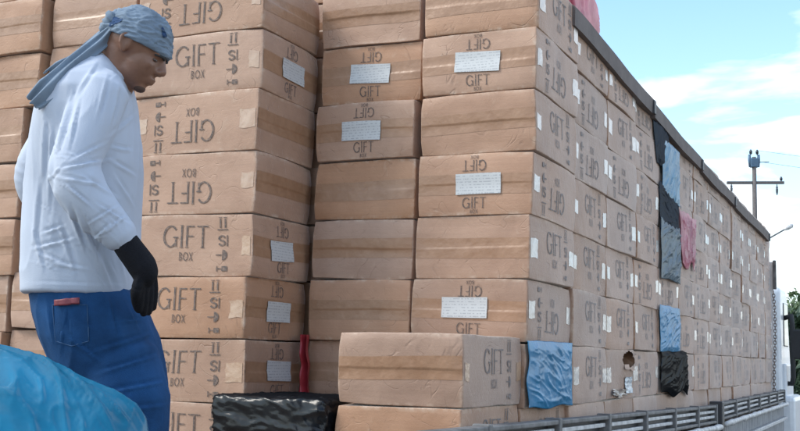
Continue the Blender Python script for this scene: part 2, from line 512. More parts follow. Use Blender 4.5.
def knots(n, extra=()):
    k = [-1, -0.99, -0.96] + [-0.96 + 1.92 * i / n for i in range(1, n)] + [0.96, 0.99, 1]
    return sorted(set([round(x, 4) for x in k] + list(extra)))

def carton_body(v, hole=None):
    bm = bmesh.new()
    for face in ('+x', '-x', '+y', '-y', '+z', '-z'):
        if face in ('+y', '-y'): ka, kb = knots(16), knots(12, (-0.07, -0.03, 0.03, 0.07))
        elif face == '+x': ka, kb = (knots(20), knots(12)) if not hole else (knots(60), knots(36))
        elif face == '-x': ka, kb = knots(5), knots(4)
        else: ka, kb = knots(4), knots(5)
        g = [[bm.verts.new(surf(face, a, b, v)) for b in kb] for a in ka]
        for i in range(len(ka) - 1):
            for j in range(len(kb) - 1):
                if hole and face == '+x' and hole((ka[i] + ka[i + 1]) / 2, (kb[j] + kb[j + 1]) / 2): continue
                bm.faces.new((g[i][j], g[i + 1][j], g[i + 1][j + 1], g[i][j + 1]))
    bmesh.ops.remove_doubles(bm, verts=bm.verts[:], dist=0.0002)
    bmesh.ops.recalc_face_normals(bm, faces=bm.faces[:])
    me = bpy.data.meshes.new('carton')
    bm.to_mesh(me); bm.free()
    me.materials.append(M_CARD)
    me.polygons.foreach_set('use_smooth', [True] * len(me.polygons))
    me.set_sharp_from_angle(angle=R(32))
    return me

# lettering drawn as flat strokes, in units of the letter height, x to the right, y up
def ring(cx, cy, rx, ry, a0, a1, t0, t1=None, n=16):
    """arc stroke; thickness t0 at the sides, t1 at top and bottom"""
    t1 = t0 if t1 is None else t1
    qs, prev = [], None
    for i in range(n + 1):
        a = R(a0 + (a1 - a0) * i / n)
        t = t0 * abs(math.cos(a)) + t1 * abs(math.sin(a))
        o = (cx + rx * math.cos(a), cy + ry * math.sin(a))
        q = (cx + (rx - t) * math.cos(a), cy + (ry - t) * math.sin(a))
        if prev: qs.append([prev[0], o, q, prev[1]])
        prev = (o, q)
    return qs
def rect(x0, y0, x1, y1): return [[(x0, y0), (x1, y0), (x1, y1), (x0, y1)]]
def bar(x0, y0, x1, y1, t): return [[(x0 - t / 2, y0), (x0 + t / 2, y0), (x1 + t / 2, y1), (x1 - t / 2, y1)]]
def glyph(c, k=0.13, h=0.075):
    if c == 'G': return ring(0.50, 0.5, 0.50, 0.52, 42, 322, k, h, 22) + rect(0.78, 0.02, 0.78 + k, 0.42) + rect(0.66, 0.42, 0.98, 0.42 + h), 1.02
    if c == 'I': return rect(0.03, 0, 0.03 + k, 1) + rect(-0.02, 1, 0.08 + k, 1.035) + rect(-0.02, -0.035, 0.08 + k, 0), 0.24
    if c == 'F': return rect(0.03, 0, 0.03 + k, 1) + rect(0.03 + k, 1 - h, 0.56, 1) + rect(0.03 + k, 0.48, 0.50, 0.48 + h) + rect(-0.02, -0.035, 0.08 + k, 0), 0.62
    if c == 'T': return rect(0.0, 1 - h, 0.74, 1) + rect(0.37 - k / 2, 0, 0.37 + k / 2, 1 - h) + rect(0.30 - k / 2, -0.035, 0.44 + k / 2, 0), 0.74
    if c == 'B': return (rect(0.03, 0, 0.03 + k, 1) + ring(0.18, 0.75, 0.36, 0.25, -90, 90, k, h, 10) + ring(0.18, 0.26, 0.42, 0.26, -90, 90, k, h, 10)), 0.66
    if c == 'O': return ring(0.48, 0.5, 0.48, 0.52, 0, 360, k, h, 24), 1.0
    if c == 'X': return bar(0.08, 0, 0.66, 1, k * 1.1) + bar(0.66, 0, 0.08, 1, k * 1.1), 0.74
def word(s, gap=0.12, k=0.13, h=0.075):
    x, out_ = 0, []
    for c in s:
        q, w_ = glyph(c, k, h)
        out_.append([[(px + x, py) for px, py in p] for p in q]); x += w_ + gap
    return [p for g in out_ for p in g], x - gap

def handling_symbols():
    """column of marks lying on their side: arrows, lifting mark, umbrella, glass; y down the column from 1 to 0"""
    q = []
    for x in (0.15, 0.42):
        q += [[(x + 0.02, 0.81), (x + 0.10, 0.81), (x + 0.10, 0.97), (x + 0.02, 0.97)]]
    q += rect(0.05, 0.765, 0.64, 0.785)
    q += rect(0.12, 0.985, 0.30, 1.0) + rect(0.39, 0.985, 0.57, 1.0)
    q += ring(0.30, 0.625, 0.20, 0.055, 20, 270, 0.055, 0.018, 10) + ring(0.30, 0.540, 0.20, 0.055, -160, 90, 0.055, 0.018, 10)
    q += rect(0.56, 0.48, 0.62, 0.68)
    fan = [(0.36 + 0.02 * 0, 0.33)]
    for i in range(9):
        a0, a1 = R(180 * i / 9 - 90), R(180 * (i + 1) / 9 - 90)
        q += [[(0.34, 0.33), (0.34 + 0.26 * math.cos(a0), 0.33 + 0.095 * math.sin(a0)), (0.34 + 0.26 * math.cos(a1), 0.33 + 0.095 * math.sin(a1))]]
    q += rect(0.0, 0.32, 0.335, 0.34)
    q += rect(0.34, 0.05, 0.64, 0.135) + rect(0.12, 0.083, 0.335, 0.102) + rect(0.06, 0.045, 0.115, 0.14)
    return q

def overlay(name, polys, face, v, mat, off, flipa=1):
    """flat polygons given as (a, b) carton coordinates laid onto a carton face"""
    vs, fs = [], []
    for i, p in enumerate(polys):
        f = []
        for (a, b) in p:
            vs.append(surf(face, a, b, v, off + 0.0009 + (i % 3) * 0.00015)); f.append(len(vs) - 1)
        fs.append(tuple(f))
    me = mesh_from(name, vs, fs, mat)
    out_n = Vector({'+x': (1, 0, 0), '-x': (-1, 0, 0), '+y': (0, 1, 0), '-y': (0, -1, 0)}[face])
    bm = bmesh.new(); bm.from_mesh(me)
    for f in bm.faces:
        if f.normal.dot(out_n) < 0: f.normal_flip()
    bm.to_mesh(me); bm.free()
    return me

def put(polys, cx, cy, size, sx=1.0):
    """scale stroke polygons to metres and centre them, return (a,b) on the +x face"""
    return [[((cx + x * size * sx) / HL, (cy + y * size) / HH) for x, y in p] for p in polys]

def face_print(v):
    g, gw = word('GIFT', 0.10, 0.105, 0.062)
    hgt = 0.345 * H
    sx = 0.345 * L / (gw * hgt)
    x0 = -0.005 * L - 0.345 * L / 2
    pol = put(g, x0, -0.05 * H + 0.02 * H, hgt, sx)
    b, bw = word('BOX', 0.10, 0.12, 0.09)
    hb = 0.135 * H
    pol += put(b, x0 + 0.345 * L * 0.52 - bw * hb * 0.75 / 2, -0.25 * H, hb, 0.75)
    return overlay('lettering', pol, '+x', v, M_INK, 0.0010)

def symbols(v):
    q = handling_symbols()
    return overlay('symbol_print', put(q, 0.225 * L, -0.45 * H, 0.90 * H, 0.085 * L / (0.9 * H) / 0.62), '+x', v, M_INK, 0.0010)

def tape_band(v, face):
    """tape over the flap seam of one taped end"""
    s = 1 if face == '+y' else -1
    ka = [-0.985 + 1.97 * i / 20 for i in range(21)]
    kb = [-0.33, -0.2, -0.07, -0.03, 0, 0.03, 0.07, 0.19, 0.32]
    rr = random.Random(v * 3 + s)
    sh = rr.uniform(-0.08, 0.08); sl = rr.uniform(-0.05, 0.05)
    vs = [surf(face, a, b + sh * 0.5 + sl * a if abs(b) > 0.1 else b, v, 0.0008 + (0.0012 if abs(b) < 0.05 else 0)) for a in ka for b in kb]
    n = len(kb)
    fs = [(i * n + j, (i + 1) * n + j, (i + 1) * n + j + 1, i * n + j + 1) for i in range(len(ka) - 1) for j in range(n - 1)]
    if s > 0: fs = [f[::-1] for f in fs]
    return mesh_from('packing_tape', vs, fs, M_TAPE, True)

def tape_end(v, s, mat):
    """the torn end of that tape folded round onto the printed side"""
    rr = random.Random(v * 7 + s * 2 + 50)
    ln = rr.uniform(0.17, 0.28) if mat is M_PATCH_GLARE else rr.uniform(0.12, 0.25)
    b0, b1 = -0.32 + rr.uniform(-0.03, 0.05), 0.25 + rr.uniform(-0.05, 0.03)
    ins = rr.uniform(0.02, 0.05)
    ka = [1 - ins - ln * i / 5 for i in range(6)]
    kb = [b0 + (b1 - b0) * j / 5 for j in range(6)]
    vs = []
    for i, a in enumerate(ka):
        for j, b in enumerate(kb):
            jag = rr.uniform(-0.014, 0.014) if i == 5 else 0
            vs.append(surf('+x', s * (a + jag), b + 0.02 * math.sin(v + i), v, 0.0009 + rr.uniform(0, 0.0006)))
    fs = [(i * 6 + j, (i + 1) * 6 + j, (i + 1) * 6 + j + 1, i * 6 + j + 1) for i in range(5) for j in range(5)]
    if s > 0: fs = [f[::-1] for f in fs]
    return mesh_from('tape_end', vs, fs, mat, True)

def end_label(v, face):
    rr = random.Random(v * 5 + (1 if face == '+y' else 9))
    ca, cb, rot = rr.uniform(-0.08, 0.08), rr.uniform(-0.08, 0.05), rr.uniform(-0.05, 0.05)
    hw_, hh_ = 0.195 * W, 0.165 * H
    vs = []
    for i in range(7):
        for j in range(5):
            x, y = (i / 3 - 1) * hw_, (j / 2 - 1) * hh_
            x, y = x * math.cos(rot) - y * math.sin(rot), x * math.sin(rot) + y * math.cos(rot)
            vs.append(surf(face, ca + x / HW, cb + y / HH, v, 0.0046))
    fs = [(i * 5 + j, (i + 1) * 5 + j, (i + 1) * 5 + j + 1, i * 5 + j + 1) for i in range(6) for j in range(4)]
    if face == '+y': fs = [f[::-1] for f in fs]
    return mesh_from('shipping_label', vs, fs, M_LABEL, True)

def end_print(v, face):
    """small GIFT upright low on the taped end, and upside down high on it"""
    fl = 1 if face == '-y' else -1
    pol = []
    for s in (1, -1):
        g, gw = word('GIFT', 0.10, 0.11, 0.075)
        hg = 0.17 * H
        w_ = gw * hg * 0.78
        b, bw = word('BOX', 0.10, 0.12, 0.10)
        hb = 0.06 * H
        for q, x0, y0, hs, sx in ((g, -w_ / 2, -0.38 * H, hg, 0.78), (b, -bw * hb * 0.8 / 2, -0.465 * H, hb, 0.8)):
            pol += [[(fl * s * (x0 + x * hs * sx) / HW, s * (y0 + y * hs) / HH) for x, y in p] for p in q]
    return overlay('end_lettering', pol, face, v, M_INK, 0.0010)

BODY = [carton_body(v) for v in range(NV)]
FPR = [face_print(v) for v in range(NV)]
SYM = [symbols(v) for v in range(NV)]
TB = {f: [tape_band(v, f) for v in range(NV)] for f in ('+y', '-y')}
TE = {s: [tape_end(v, s, M_PATCH) for v in range(NV)] for s in (1, -1)}
TEW = {s: [tape_end(v, s, M_PATCH_GLARE) for v in range(NV)] for s in (1, -1)}
EL = {f: [end_label(v, f) for v in range(NV)] for f in ('+y', '-y')}
EP = {f: [end_print(v, f) for v in range(NV)] for f in ('+y', '-y')}

rc = random.Random(21)
def carton(center, label, group, flip=False, yaw=0.0, ends=(), lab=False, prt=True, sz=1.0, v=None, body=None, tilt=0.0, wx=1.0, endp=True, white=False, ink=True, tapes=True):
    """center: carton centre in cartons from the rear corner; ends: taped ends in view ('near' = towards local -y before any flip)"""
    v = rc.randrange(NV) if v is None else v
    loc = Vector((center[0] * H, center[1] * H, Z0 + center[2] * H))
    o = link('carton', body or BODY[v], None, loc)
    rot = Matrix.Rotation(yaw, 4, 'Z') @ Matrix.Rotation(tilt + rc.uniform(-0.004, 0.004), 4, 'X') @ Matrix.Rotation(rc.uniform(-0.008, 0.008), 4, 'Y')
    if flip: rot = rot @ Matrix.Rotation(math.pi, 4, 'X')
    o.rotation_euler = rot.to_euler()
    o.scale = (wx, 1, sz)
    tag(o, label, 'carton', group)
    if prt:
        if ink:
            link('lettering', FPR[v], o)
            tag(link('symbol_print', SYM[v], o), kind='stuff')
        for s in (1, -1):
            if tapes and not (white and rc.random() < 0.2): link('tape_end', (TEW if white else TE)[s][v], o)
    for e in ends:
        f = e if not flip else ('+y' if e == '-y' else '-y')
        link('packing_tape', TB[f][v], o)
        if lab:
            link('shipping_label', EL[f][v], o)
            if endp: tag(link('end_lettering', EP[f][v], o), kind='stuff')
    return o

WH, LH = W / H, L / H
# rear row, column by column from the right-hand corner (columns hidden by the protruding stack included for depth)
c0_dx = [-0.08, -0.05, -0.01, 0.04, 0.065, 0.075, 0.085, 0.10]
c0_flip = [False, True, True, False, True, False, True, False]
c0_lab = {2: True, 4: True, 6: True}
names_col = {0: 'corner column', 1: 'column beside the corner column', 2: 'recess behind the printed stack', 3: 'row hidden behind the stack',
             4: 'column behind the scarf tail', 5: 'outermost column beyond the scarf tail'}
for col in range(6):
    for k in range(9 if col > 1 else 8):
        z = k - 0.5
        cx = -(col + 0.5) * WH
        cy = LH / 2
        dx = dy = 0.0; yw = 0.0
        if col == 0: dx = c0_dx[k] - 0.05; yw = rc.uniform(-0.008, 0.008)
        elif col == 1: dx = c0_dx[k] * 0.5 - 0.125 + rc.uniform(-.02, .02); dy = rc.uniform(0.0, 0.12); yw = rc.uniform(-0.012, 0.012)
        elif col in (2, 3): dy = 0.5 + rc.uniform(0, 0.1)
        elif col >= 4:
            cx = -6.60 - (col - 3.5) * WH - 0.05 * (col - 4); cy = -1.567 + LH / 2
            dx = [-0.55, -0.5, -0.46, -0.40, -0.32, -0.28, -0.04, -0.02, -0.05][k] + rc.uniform(-0.04, 0.04); dy = rc.uniform(0.0, 0.2); yw = rc.uniform(-0.07, 0.0)
            z += 0.06 if col == 4 else 0.0
        flip = c0_flip[k] if col == 0 else rc.random() < 0.5
        lab = (col == 0 and k in c0_lab) or (col == 1 and k in (5, 6)) or (col == 4 and k == 6)
        lay = 'top layer' if k == (8 if col > 1 else 7) else ('lowest layer' if k == 0 else ordinal(k + 1) + ' layer up')
        kind_ = 'white-labelled carton' if lab else 'plain taped carton'
        carton((cx + dx, cy + dy, z), f'{kind_} in the {names_col[col]}, {lay}', 'cartons in the rear face of the load',
               flip, yw, ('-y',), lab, prt=(col == 0), white=True, wx=(1.05 if col == 0 else 1.0))

# cartons along the truck side
def torn(a, b):
    x, y = (a - 0.55) / 0.46, (b - 0.58) / 0.38
    return x * x + y * y + 0.35 * noise.noise(Vector((a * 9, b * 6, 2))) < 0.85
TORN = carton_body(2, torn)
NCOL = 14
torn_box = None
for k in range(8):
    shift = [-0.15, 0, 0, 0, 0, 0, 0.12, 0.0][k]
    for c in range(1, NCOL):
        z = k - 0.5
        dx = 0.015 * math.sin(c * 0.9 + k) + rc.uniform(-0.025, 0.02)
        dy = shift + rc.uniform(-0.03, 0.03)
        if c == 1: dy = max(dy, -0.1)
        sz = 1.0; zz = z
        if k == 7: sz = 0.80; zz = z - 0.10
        sag = -0.012 * c * max(0, k - 2) / 5       # the load settles towards the cab
        lay = 'top layer' if k == 7 else ('lowest layer' if k == 0 else ordinal(k + 1) + ' layer up')
        fl = rc.random() < 0.5
        how = 'upside-down print' if fl else 'upright print'
        special = (k == 1 and c == 2)
        lb = (f'carton with {how}, {lay}, {ordinal(c + 1)} from the corner along truck side' if not special else
              'carton with a dark torn hole and silvery sticker near the side rail')
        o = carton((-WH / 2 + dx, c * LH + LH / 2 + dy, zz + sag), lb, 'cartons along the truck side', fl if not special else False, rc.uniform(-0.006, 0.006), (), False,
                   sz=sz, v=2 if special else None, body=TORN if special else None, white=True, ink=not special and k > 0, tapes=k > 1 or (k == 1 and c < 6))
        if special: torn_box = o
# a last carton closes the rows set back at the corner
# front pair standing before the corner column
carton((-WH / 2 - 0.10, -LH / 2, 0.585), 'frontmost carton standing before the corner column beside the black bundle', 'cartons at the front of the load', False, 0.0, ('-y',), False, v=1)
carton((-WH / 2 - 0.12, -LH / 2 - 0.01, -0.42), 'lowest front carton, mostly cut off below the large front carton', 'cartons at the front of the load', False, 0.01, ('-y',), False, v=5)

# protruding stack behind the person: printed sides to the rear, taped ends to the right
XS, YS = -4.031, -1.567
st_flip = [False, False, False, False, True, True, False, True]
st_lab = {1, 2, 3, 6}
for k in range(8):
    dx = [0.0, -0.03, -0.06, 0.0, -0.02, 0.02, 0.03, 0.04][k]
    lay = 'topmost' if k == 7 else ('lowest' if k == 0 else ordinal(k + 1) + ' from the bottom')
    carton((XS - LH / 2 + dx, YS + WH / 2, k - 0.55), f"{'upside-down' if st_flip[k] else 'upright'} printed carton{' with white end label' if k in st_lab else ''} in stack behind person, {lay}",
           'cartons in the protruding stack', st_flip[k], -math.pi / 2 + [0, 0.01, -0.02, 0.0, 0.02, -0.015, 0.02, 0.0][k], ('+y',), k in st_lab)


# ------------------------------------------------------------------ sticker and shreds at the torn hole
def on_side(y, z, x=0.0): return Vector((x * H, y * H, Z0 + z * H))

def crumple_grid(nu, nv, fn, mat, name, smooth=True):
    vs = [fn(i / (nu - 1), j / (nv - 1)) for i in range(nu) for j in range(nv)]
    fs = [(i * nv + j, (i + 1) * nv + j, (i + 1) * nv + j + 1, i * nv + j + 1) for i in range(nu - 1) for j in range(nv - 1)]
    return mesh_from(name, vs, fs, mat, smooth)

def ridged(p):
    n = noise.noise(p)
    return (1 - min(1.0, abs(n) * 2.6)) ** 2

# pieces that belong to the torn carton, in its own coordinates
def local_side(a, b, off): return surf('+x', a, b, 2, off)
st = crumple_grid(10, 12, lambda u, v: local_side(0.17 + 0.46 * u, -0.78 + 0.66 * v, 0.003 + 0.006 * ridged(Vector((u * 3, v * 4, 1)))),
                  simple('silver_sticker', (0.45, 0.50, 0.54), rough=0.25, var=0.35, scale=40), 'sticker')
link('sticker', st, torn_box)
sh = crumple_grid(16, 8, lambda u, v: local_side(-0.72 + 0.85 * u, -0.92 + 0.26 * v + 0.05 * math.sin(u * 9), 0.004 + 0.016 * ridged(Vector((u * 6, v * 3, 5)))),
                  simple('crumpled_clear_tape', (0.36, 0.31, 0.27), rough=0.15, var=0.4, scale=30), 'loose_tape')
link('loose_tape', sh, torn_box)
for i, (a, b, da, db) in enumerate(((0.35, 0.40, 0.20, -0.20), (0.68, 0.28, 0.16, -0.14), (0.86, 0.70, 0.10, 0.14))):
    fl = crumple_grid(4, 4, lambda u, v: local_side(a + da * (u - 0.5) * 1.4 + db * v * 0.4, b + db * v, 0.002 + 0.010 * v * v + 0.003 * u * v), M_CARD, 'torn_flap')
    link('torn_flap', fl, torn_box)

# ------------------------------------------------------------------ plastic bags pulled over single cartons
def bag(name, label, y0, y1, z0, z1, mat, seed, x0=0.04, taper=0.0, bulge=0.05, hang=0.0, amp=1.0, ang=0.6, n=64, droop=0.04):
    sv = Vector((seed * 7.3, seed * 3.1, seed))
    ca, sa = math.cos(ang), math.sin(ang)
    def fn(u, v):
        a, b = u, v
        ya = y0 + (y1 - y0) * (a + (0.5 - a) * taper * (1 - b))
        ya += 0.05 * noise.noise(Vector((b * 3, a * 0.8, 1)) + sv) * (y1 - y0)
        za = z0 + (z1 - z0) * b + (1 - b) * droop * noise.noise(Vector((a * 3.1, 0, 2)) + sv) + b * droop * 0.5 * noise.noise(Vector((a * 4, 6, 2)) + sv)
        edge = min(1, 7 * a) * min(1, 7 * (1 - a)) * min(1, 7 * b + 0.25) * min(1, 8 * (1 - b))
        p, q = a * ca + b * sa, -a * sa + b * ca
        wv = Vector((p * 2.4, q * 9.0, 0)) + sv
        wv += Vector((noise.noise(wv * 0.8), noise.noise(wv * 0.8 + Vector((9, 0, 0))), 0)) * 0.7
        h = 0.030 * ridged(wv * 0.7) ** 2 + 0.018 * ridged(wv * 1.4 + Vector((3, 1, 0))) ** 2 + 0.003 * ridged(Vector((a * 13, b * 11, 3)) + sv)
        d = x0 + edge * (bulge * (0.6 + 0.4 * math.sin(math.pi * a)) + amp * h) + hang * (1 - b) * 0.1
        return on_side(ya, za, d)
    o = link(name, crumple_grid(n, n, fn, mat, name))
    m = o.modifiers.new('thickness', 'SOLIDIFY'); m.thickness = 0.0012; m.offset = -1
    return tag(o, label, 'plastic bag', 'plastic bags on the truck side')

bag('plastic_bag', 'crumpled blue plastic bag over the carton right above the side rail at the corner', 0.02, 2.50, 0.0, 1.05, M_BLUE, 1, x0=0.0, ang=-0.7)
bag('plastic_bag', 'dark navy plastic flap tucked under the grey board', 9.2, 11.3, 5.45, 6.62, M_NAVY, 2, taper=0.45, amp=0.5, ang=1.2)
bag('plastic_bag', 'pale blue plastic bag high on the load below the navy flap', 10.2, 12.5, 4.75, 6.2, M_BLUE2, 3, ang=0.9, x0=0.07)
bag('plastic_bag', 'dark plastic bag between pale blue bag and grey bag', 10.0, 12.45, 3.9, 5.08, M_NAVY, 4, ang=-0.4, amp=0.7, x0=0.05)
bag('plastic_bag', 'grey crinkled plastic bag hanging below the dark one', 10.0, 12.5, 2.75, 4.2, M_GREYP, 5, ang=0.7, amp=1.6, x0=0.07)
bag('plastic_bag', 'pink plastic bag hanging beside the grey one', 12.55, 15.2, 3.35, 4.75, M_PINK, 6, taper=0.25, ang=1.35, x0=0.05, droop=0.2)
bag('plastic_bag', 'bright blue plastic bag on the third layer above a black bag', 10.0, 12.6, 1.0, 2.12, M_BLUE, 7, ang=0.75)
bag('plastic_bag', 'shiny black bulging plastic bag low on the load near the rail', 10.1, 13.5, 0.02, 1.05, M_BLACK, 8, bulge=0.14, ang=0.9, droop=0.18, amp=1.0)

# pink bag lying on top of the load
bm = bmesh.new()
bmesh.ops.create_icosphere(bm, subdivisions=5, radius=1)
for v in bm.verts:
    p = v.co.copy()
    d = 1 + 0.22 * noise.noise(p * 1.4 + Vector((4, 0, 0))) + 0.10 * ridged(Vector((p.x * 2, p.y * 5, p.z * 1.5)) + Vector((2, 2, 0)))
    v.co = Vector((p.x * 0.30 * H * d, p.y * 1.75 * H * d, max(-0.75, p.z) * 0.85 * H * d))
me = bpy.data.meshes.new('pink_bag'); bm.to_mesh(me); bm.free(); me.materials.append(M_PINK)
me.polygons.foreach_set('use_smooth', [True] * len(me.polygons))
o = link('plastic_bag', me, None, on_side(4.1, 7.45, -0.42), (0, 0, R(4)))
tag(o, 'pink plastic bag lying on top of the load against the sky', 'plastic bag')

# red plastic hanging in the gap beside the protruding stack
def redfn(u, v):
    return Vector(((-3.93 + 0.17 * u + 0.05 * noise.noise(Vector((v * 3, u, 1)))) * H,
                   (-0.10 + 0.10 * math.sin(u * 9 + v * 2) + 0.06 * noise.noise(Vector((u * 3, v * 5, 7)))) * H, Z0 + (0.05 + 1.02 * v) * H))
o = link('plastic_strip', crumple_grid(14, 40, redfn, M_RED, 'plastic_strip'))
tag(o, 'narrow red plastic strip hanging in the gap beside the printed stack', 'plastic strip')

# black wrapped bundle on the bed
bm = bmesh.new()
bmesh.ops.create_cube(bm, size=2)
bmesh.ops.subdivide_edges(bm, edges=bm.edges[:], cuts=44, use_grid_fill=True)
for v in bm.verts:
    p = v.co.copy()
    k = 16.0
    ln = (abs(p.x) ** k + abs(p.y) ** k + abs(p.z) ** k) ** (1 / k)
    p = p / ln
    w_ = Vector((p.x * 1.5 + p.z, p.y * 4, p.z * 1.2 - p.x * 0.6)) * 1.4
    w_ += Vector((noise.noise(w_), noise.noise(w_ + Vector((5, 0, 0))), 0)) * 0.6
    d = 0.028 * ridged(w_) + 0.020 * ridged(Vector((p.x * 8 + p.z * 4, p.y * 7, p.z * 2 - p.x)) + Vector((1, 8, 0))) ** 2 + 0.02 * noise.noise(p * 1.7)
    p *= 1 + d
    v.co = Vector((p.x * 0.96 * H, p.y * 0.90 * H, p.z * 0.56 * H))
me = bpy.data.meshes.new('bundle'); bm.to_mesh(me); bm.free(); me.materials.append(M_BLACK)
me.polygons.foreach_set('use_smooth', [True] * len(me.polygons))
o = link('wrapped_bundle', me, None, Vector((-2.98 * H, -1.72 * H, Z0 - 0.42 * H)), (0, 0, R(-3)))
tag(o, 'bundle wrapped in shiny black plastic before the printed stack', 'bundle')

# ------------------------------------------------------------------ grey boards along the top edge of the load
for i, (ya, yb, za, zb, ha, lb) in enumerate(((2.12, 9.02, 6.62, 6.45, 0.38, 'grey board on top edge of the load, the piece under the pink bag'),
                                          (9.12, 15.85, 6.40, 6.25, 0.37, 'grey board on top edge of the load, next beyond the navy plastic flap'),
                                          (15.95, 22.8, 6.22, 6.14, 0.37, 'grey board on top edge of the load, second beyond the navy flap'),
                                          (22.9, 33.6, 6.12, 6.06, 0.38, 'grey board on top edge of the load, farthest piece by the cab'))):
    root = empty('edge_board', on_side(ya, za, 0.0))
    n = 14
    vs, fs = [], []
    for j in range(n + 1):
        t = j / n
        y = ya + (yb - ya) * t; z = za + (zb - za) * t + 0.02 * math.sin(t * 7 + i)
        for (x, zz) in ((-0.10, 0), (0.12, 0), (0.13, ha * 0.9), (0.09, ha), (-0.10, ha)):
            vs.append(on_side(y, z + zz, x + 0.015 * noise.noise(Vector((t * 5, zz * 2, i)))) - root.location)
    for j in range(n):
        for q in range(5):
            fs.append((j * 5 + q, j * 5 + (q + 1) % 5, (j + 1) * 5 + (q + 1) % 5, (j + 1) * 5 + q))
    fs += [(4, 3, 2, 1, 0), tuple(n * 5 + q for q in range(5))]
    link('plank', mesh_from('plank', vs, fs, M_BOARD, recalc=True), root)
    link('end_cleat', box_mesh('end_cleat', (0.06 * H, 0.20 * H, (ha - 0.06) * H), M_DARKSTEEL, 0.003), root, on_side(yb - 0.1, zb + ha / 2 - 0.02 , 0.14) - root.location)
    tag(root, lb, 'board', 'grey boards on the load')

# ------------------------------------------------------------------ truck
truck = empty('truck', (-5.8 * H, 16 * H, 0))
tag(truck, 'flatbed truck with grey side rails and white cab under the cartons', 'truck')
TO = truck.location
BED = Z0 - 1.0 * H
def tpart(name, me, loc=(0, 0, 0), rot=None, parent=None):
    return link(name, me, parent or truck, Vector(loc) - (TO if parent is None else Vector((0, 0, 0))), rot)
tpart('bed_floor', box_mesh('bed_floor', (12.3 * H, 42.6 * H, 0.10), M_WOOD, 0.006), (-5.85 * H, 15.1 * H, BED - 0.056))
tpart('chassis', box_mesh('chassis', (0.9, 54 * H, 0.22), M_DARKSTEEL, 0.01), (-5.8 * H, 20 * H, BED - 0.22))

def side_gate(ya, yb, za, zb, name_label):
    """ribbed panel with a slotted frame on top and a pale tube rail outside it"""
    root = empty('side_gate', Vector((0.30 * H, ya * H, Z0)) - TO)
    root.parent = truck
    ln = (yb - ya) * H
    slope = (zb - za) * H / ln
    def P(y, z, x=0): return Vector((x, y, za * H + slope * y + z))
    shear = math.atan(slope)
    n = max(2, round((yb - ya) / 3.05))
    rot = (shear, 0, 0)
    # ribbed panel
    bmv, bmf = [], []
    nr = n * 7
    for j in range(nr * 4 + 1):
        y = ln * j / (nr * 4)
        x = (0.0, 0.014, 0.014, 0.0)[j % 4]
        bmv += [P(y, -0.155, x), P(y, -0.52, x)]
    for j in range(nr * 4): bmf.append((j * 2, j * 2 + 1, j * 2 + 3, j * 2 + 2))
    pm = mesh_from('ribbed_panel', bmv, bmf, M_RIB, False)
    pan = link('ribbed_panel', pm, root)
    md = pan.modifiers.new('thickness', 'SOLIDIFY'); md.thickness = 0.004
    link('top_bar', box_mesh('top_bar', (0.05, ln, 0.016), M_STEEL, 0.004), root, P(ln / 2, -0.011), rot)
    link('lower_bar', box_mesh('lower_bar', (0.05, ln, 0.016), M_STEEL, 0.004), root, P(ln / 2, -0.104), rot)
    link('back_plate', box_mesh('back_plate', (0.006, ln, 0.09), M_DARKSTEEL, 0.001), root, P(ln / 2, -0.058, -0.018), rot)
    post = box_mesh('gate_post', (0.054, 0.03, 0.122), M_STEEL, 0.004)
    slat = None
    for j in range(n + 1):
        link('gate_post', post, root, P(min(max(ln * j / n, 0.02), ln - 0.02), -0.058, 0.002), rot)
    slat = box_mesh('slat', (0.014, ln / n - 0.05, 0.016), M_RAIL, 0.003)
    for j in range(n):
        for zz in (-0.040, -0.074):
            link('slat', slat, root, P(ln * (j + 0.5) / n, zz + random.uniform(-.002, .002), 0.006), rot)
    pts = [P(ln * t / 40, -0.135 + 0.004 * noise.noise(Vector((t * 0.7, ya, 3))), 0.045) for t in range(41)]
    link('tube_rail', tube_mesh('tube_rail', pts, [0.017 + (0.005 if t % 6 == 3 else 0) for t in range(41)], M_RAIL, 10), root)
    link('rub_strip', box_mesh('rub_strip', (0.03, ln, 0.03), M_RAIL, 0.005), root, P(ln / 2, -0.27, 0.03), rot)
    return root
M_RIB = simple('ribbed_grey_steel', (0.26, 0.27, 0.285), rough=0.5, var=0.25, scale=6)
side_gate(-6.0, 16.2, -0.03, -0.41, 'near')
side_gate(17.0, 36.2, -0.37, -0.36, 'far')
tpart('hinge_post', box_mesh('hinge_post', (0.08, 0.09, 0.55), M_DARKSTEEL, 0.006), (0.34 * H, 16.6 * H, Z0 - 0.62 * H - 0.21))
tpart('tail_bar', box_mesh('tail_bar', (12.0 * H, 0.06, 0.16), M_STEEL, 0.005), (-5.85 * H, -6.3 * H, BED - 0.14))
# headboard and cab
tpart('headboard', box_mesh('headboard', (12.0 * H, 0.05, 6.3 * H), M_WHITE, 0.006), (-5.95 * H, 35.75 * H, Z0 + 2.2 * H))
tpart('headboard_post', box_mesh('headboard_post', (0.03, 0.05, 1.3 * H), M_STEEL, 0.006), (0.12 * H, 35.55 * H, Z0 + 4.75 * H))
prof = [(36.3, -3.6), (36.3, 3.6), (36.4, 4.1), (36.7, 4.3), (39.2, 4.3), (39.7, 4.0), (41.0, 0.6), (41.2, 0.0), (41.2, -3.6)]
vs, fs = [], []
for x in (-11.9, 0.26):
    for (y, z) in prof: vs.append((x * H, y * H, Z0 + z * H))
n = len(prof)
for j in range(n): fs.append((j, (j + 1) % n, n + (j + 1) % n, n + j))
fs += [tuple(range(n)), tuple(range(2 * n - 1, n - 1, -1))]
bm = bmesh.new(); me = mesh_from('cab', vs, fs, M_WHITE); bm.from_mesh(me)
bmesh.ops.recalc_face_normals(bm, faces=bm.faces[:])
bmesh.ops.bevel(bm, geom=bm.edges[:], offset=0.05, segments=3, affect='EDGES', profile=0.5)
bm.to_mesh(me); bm.free()
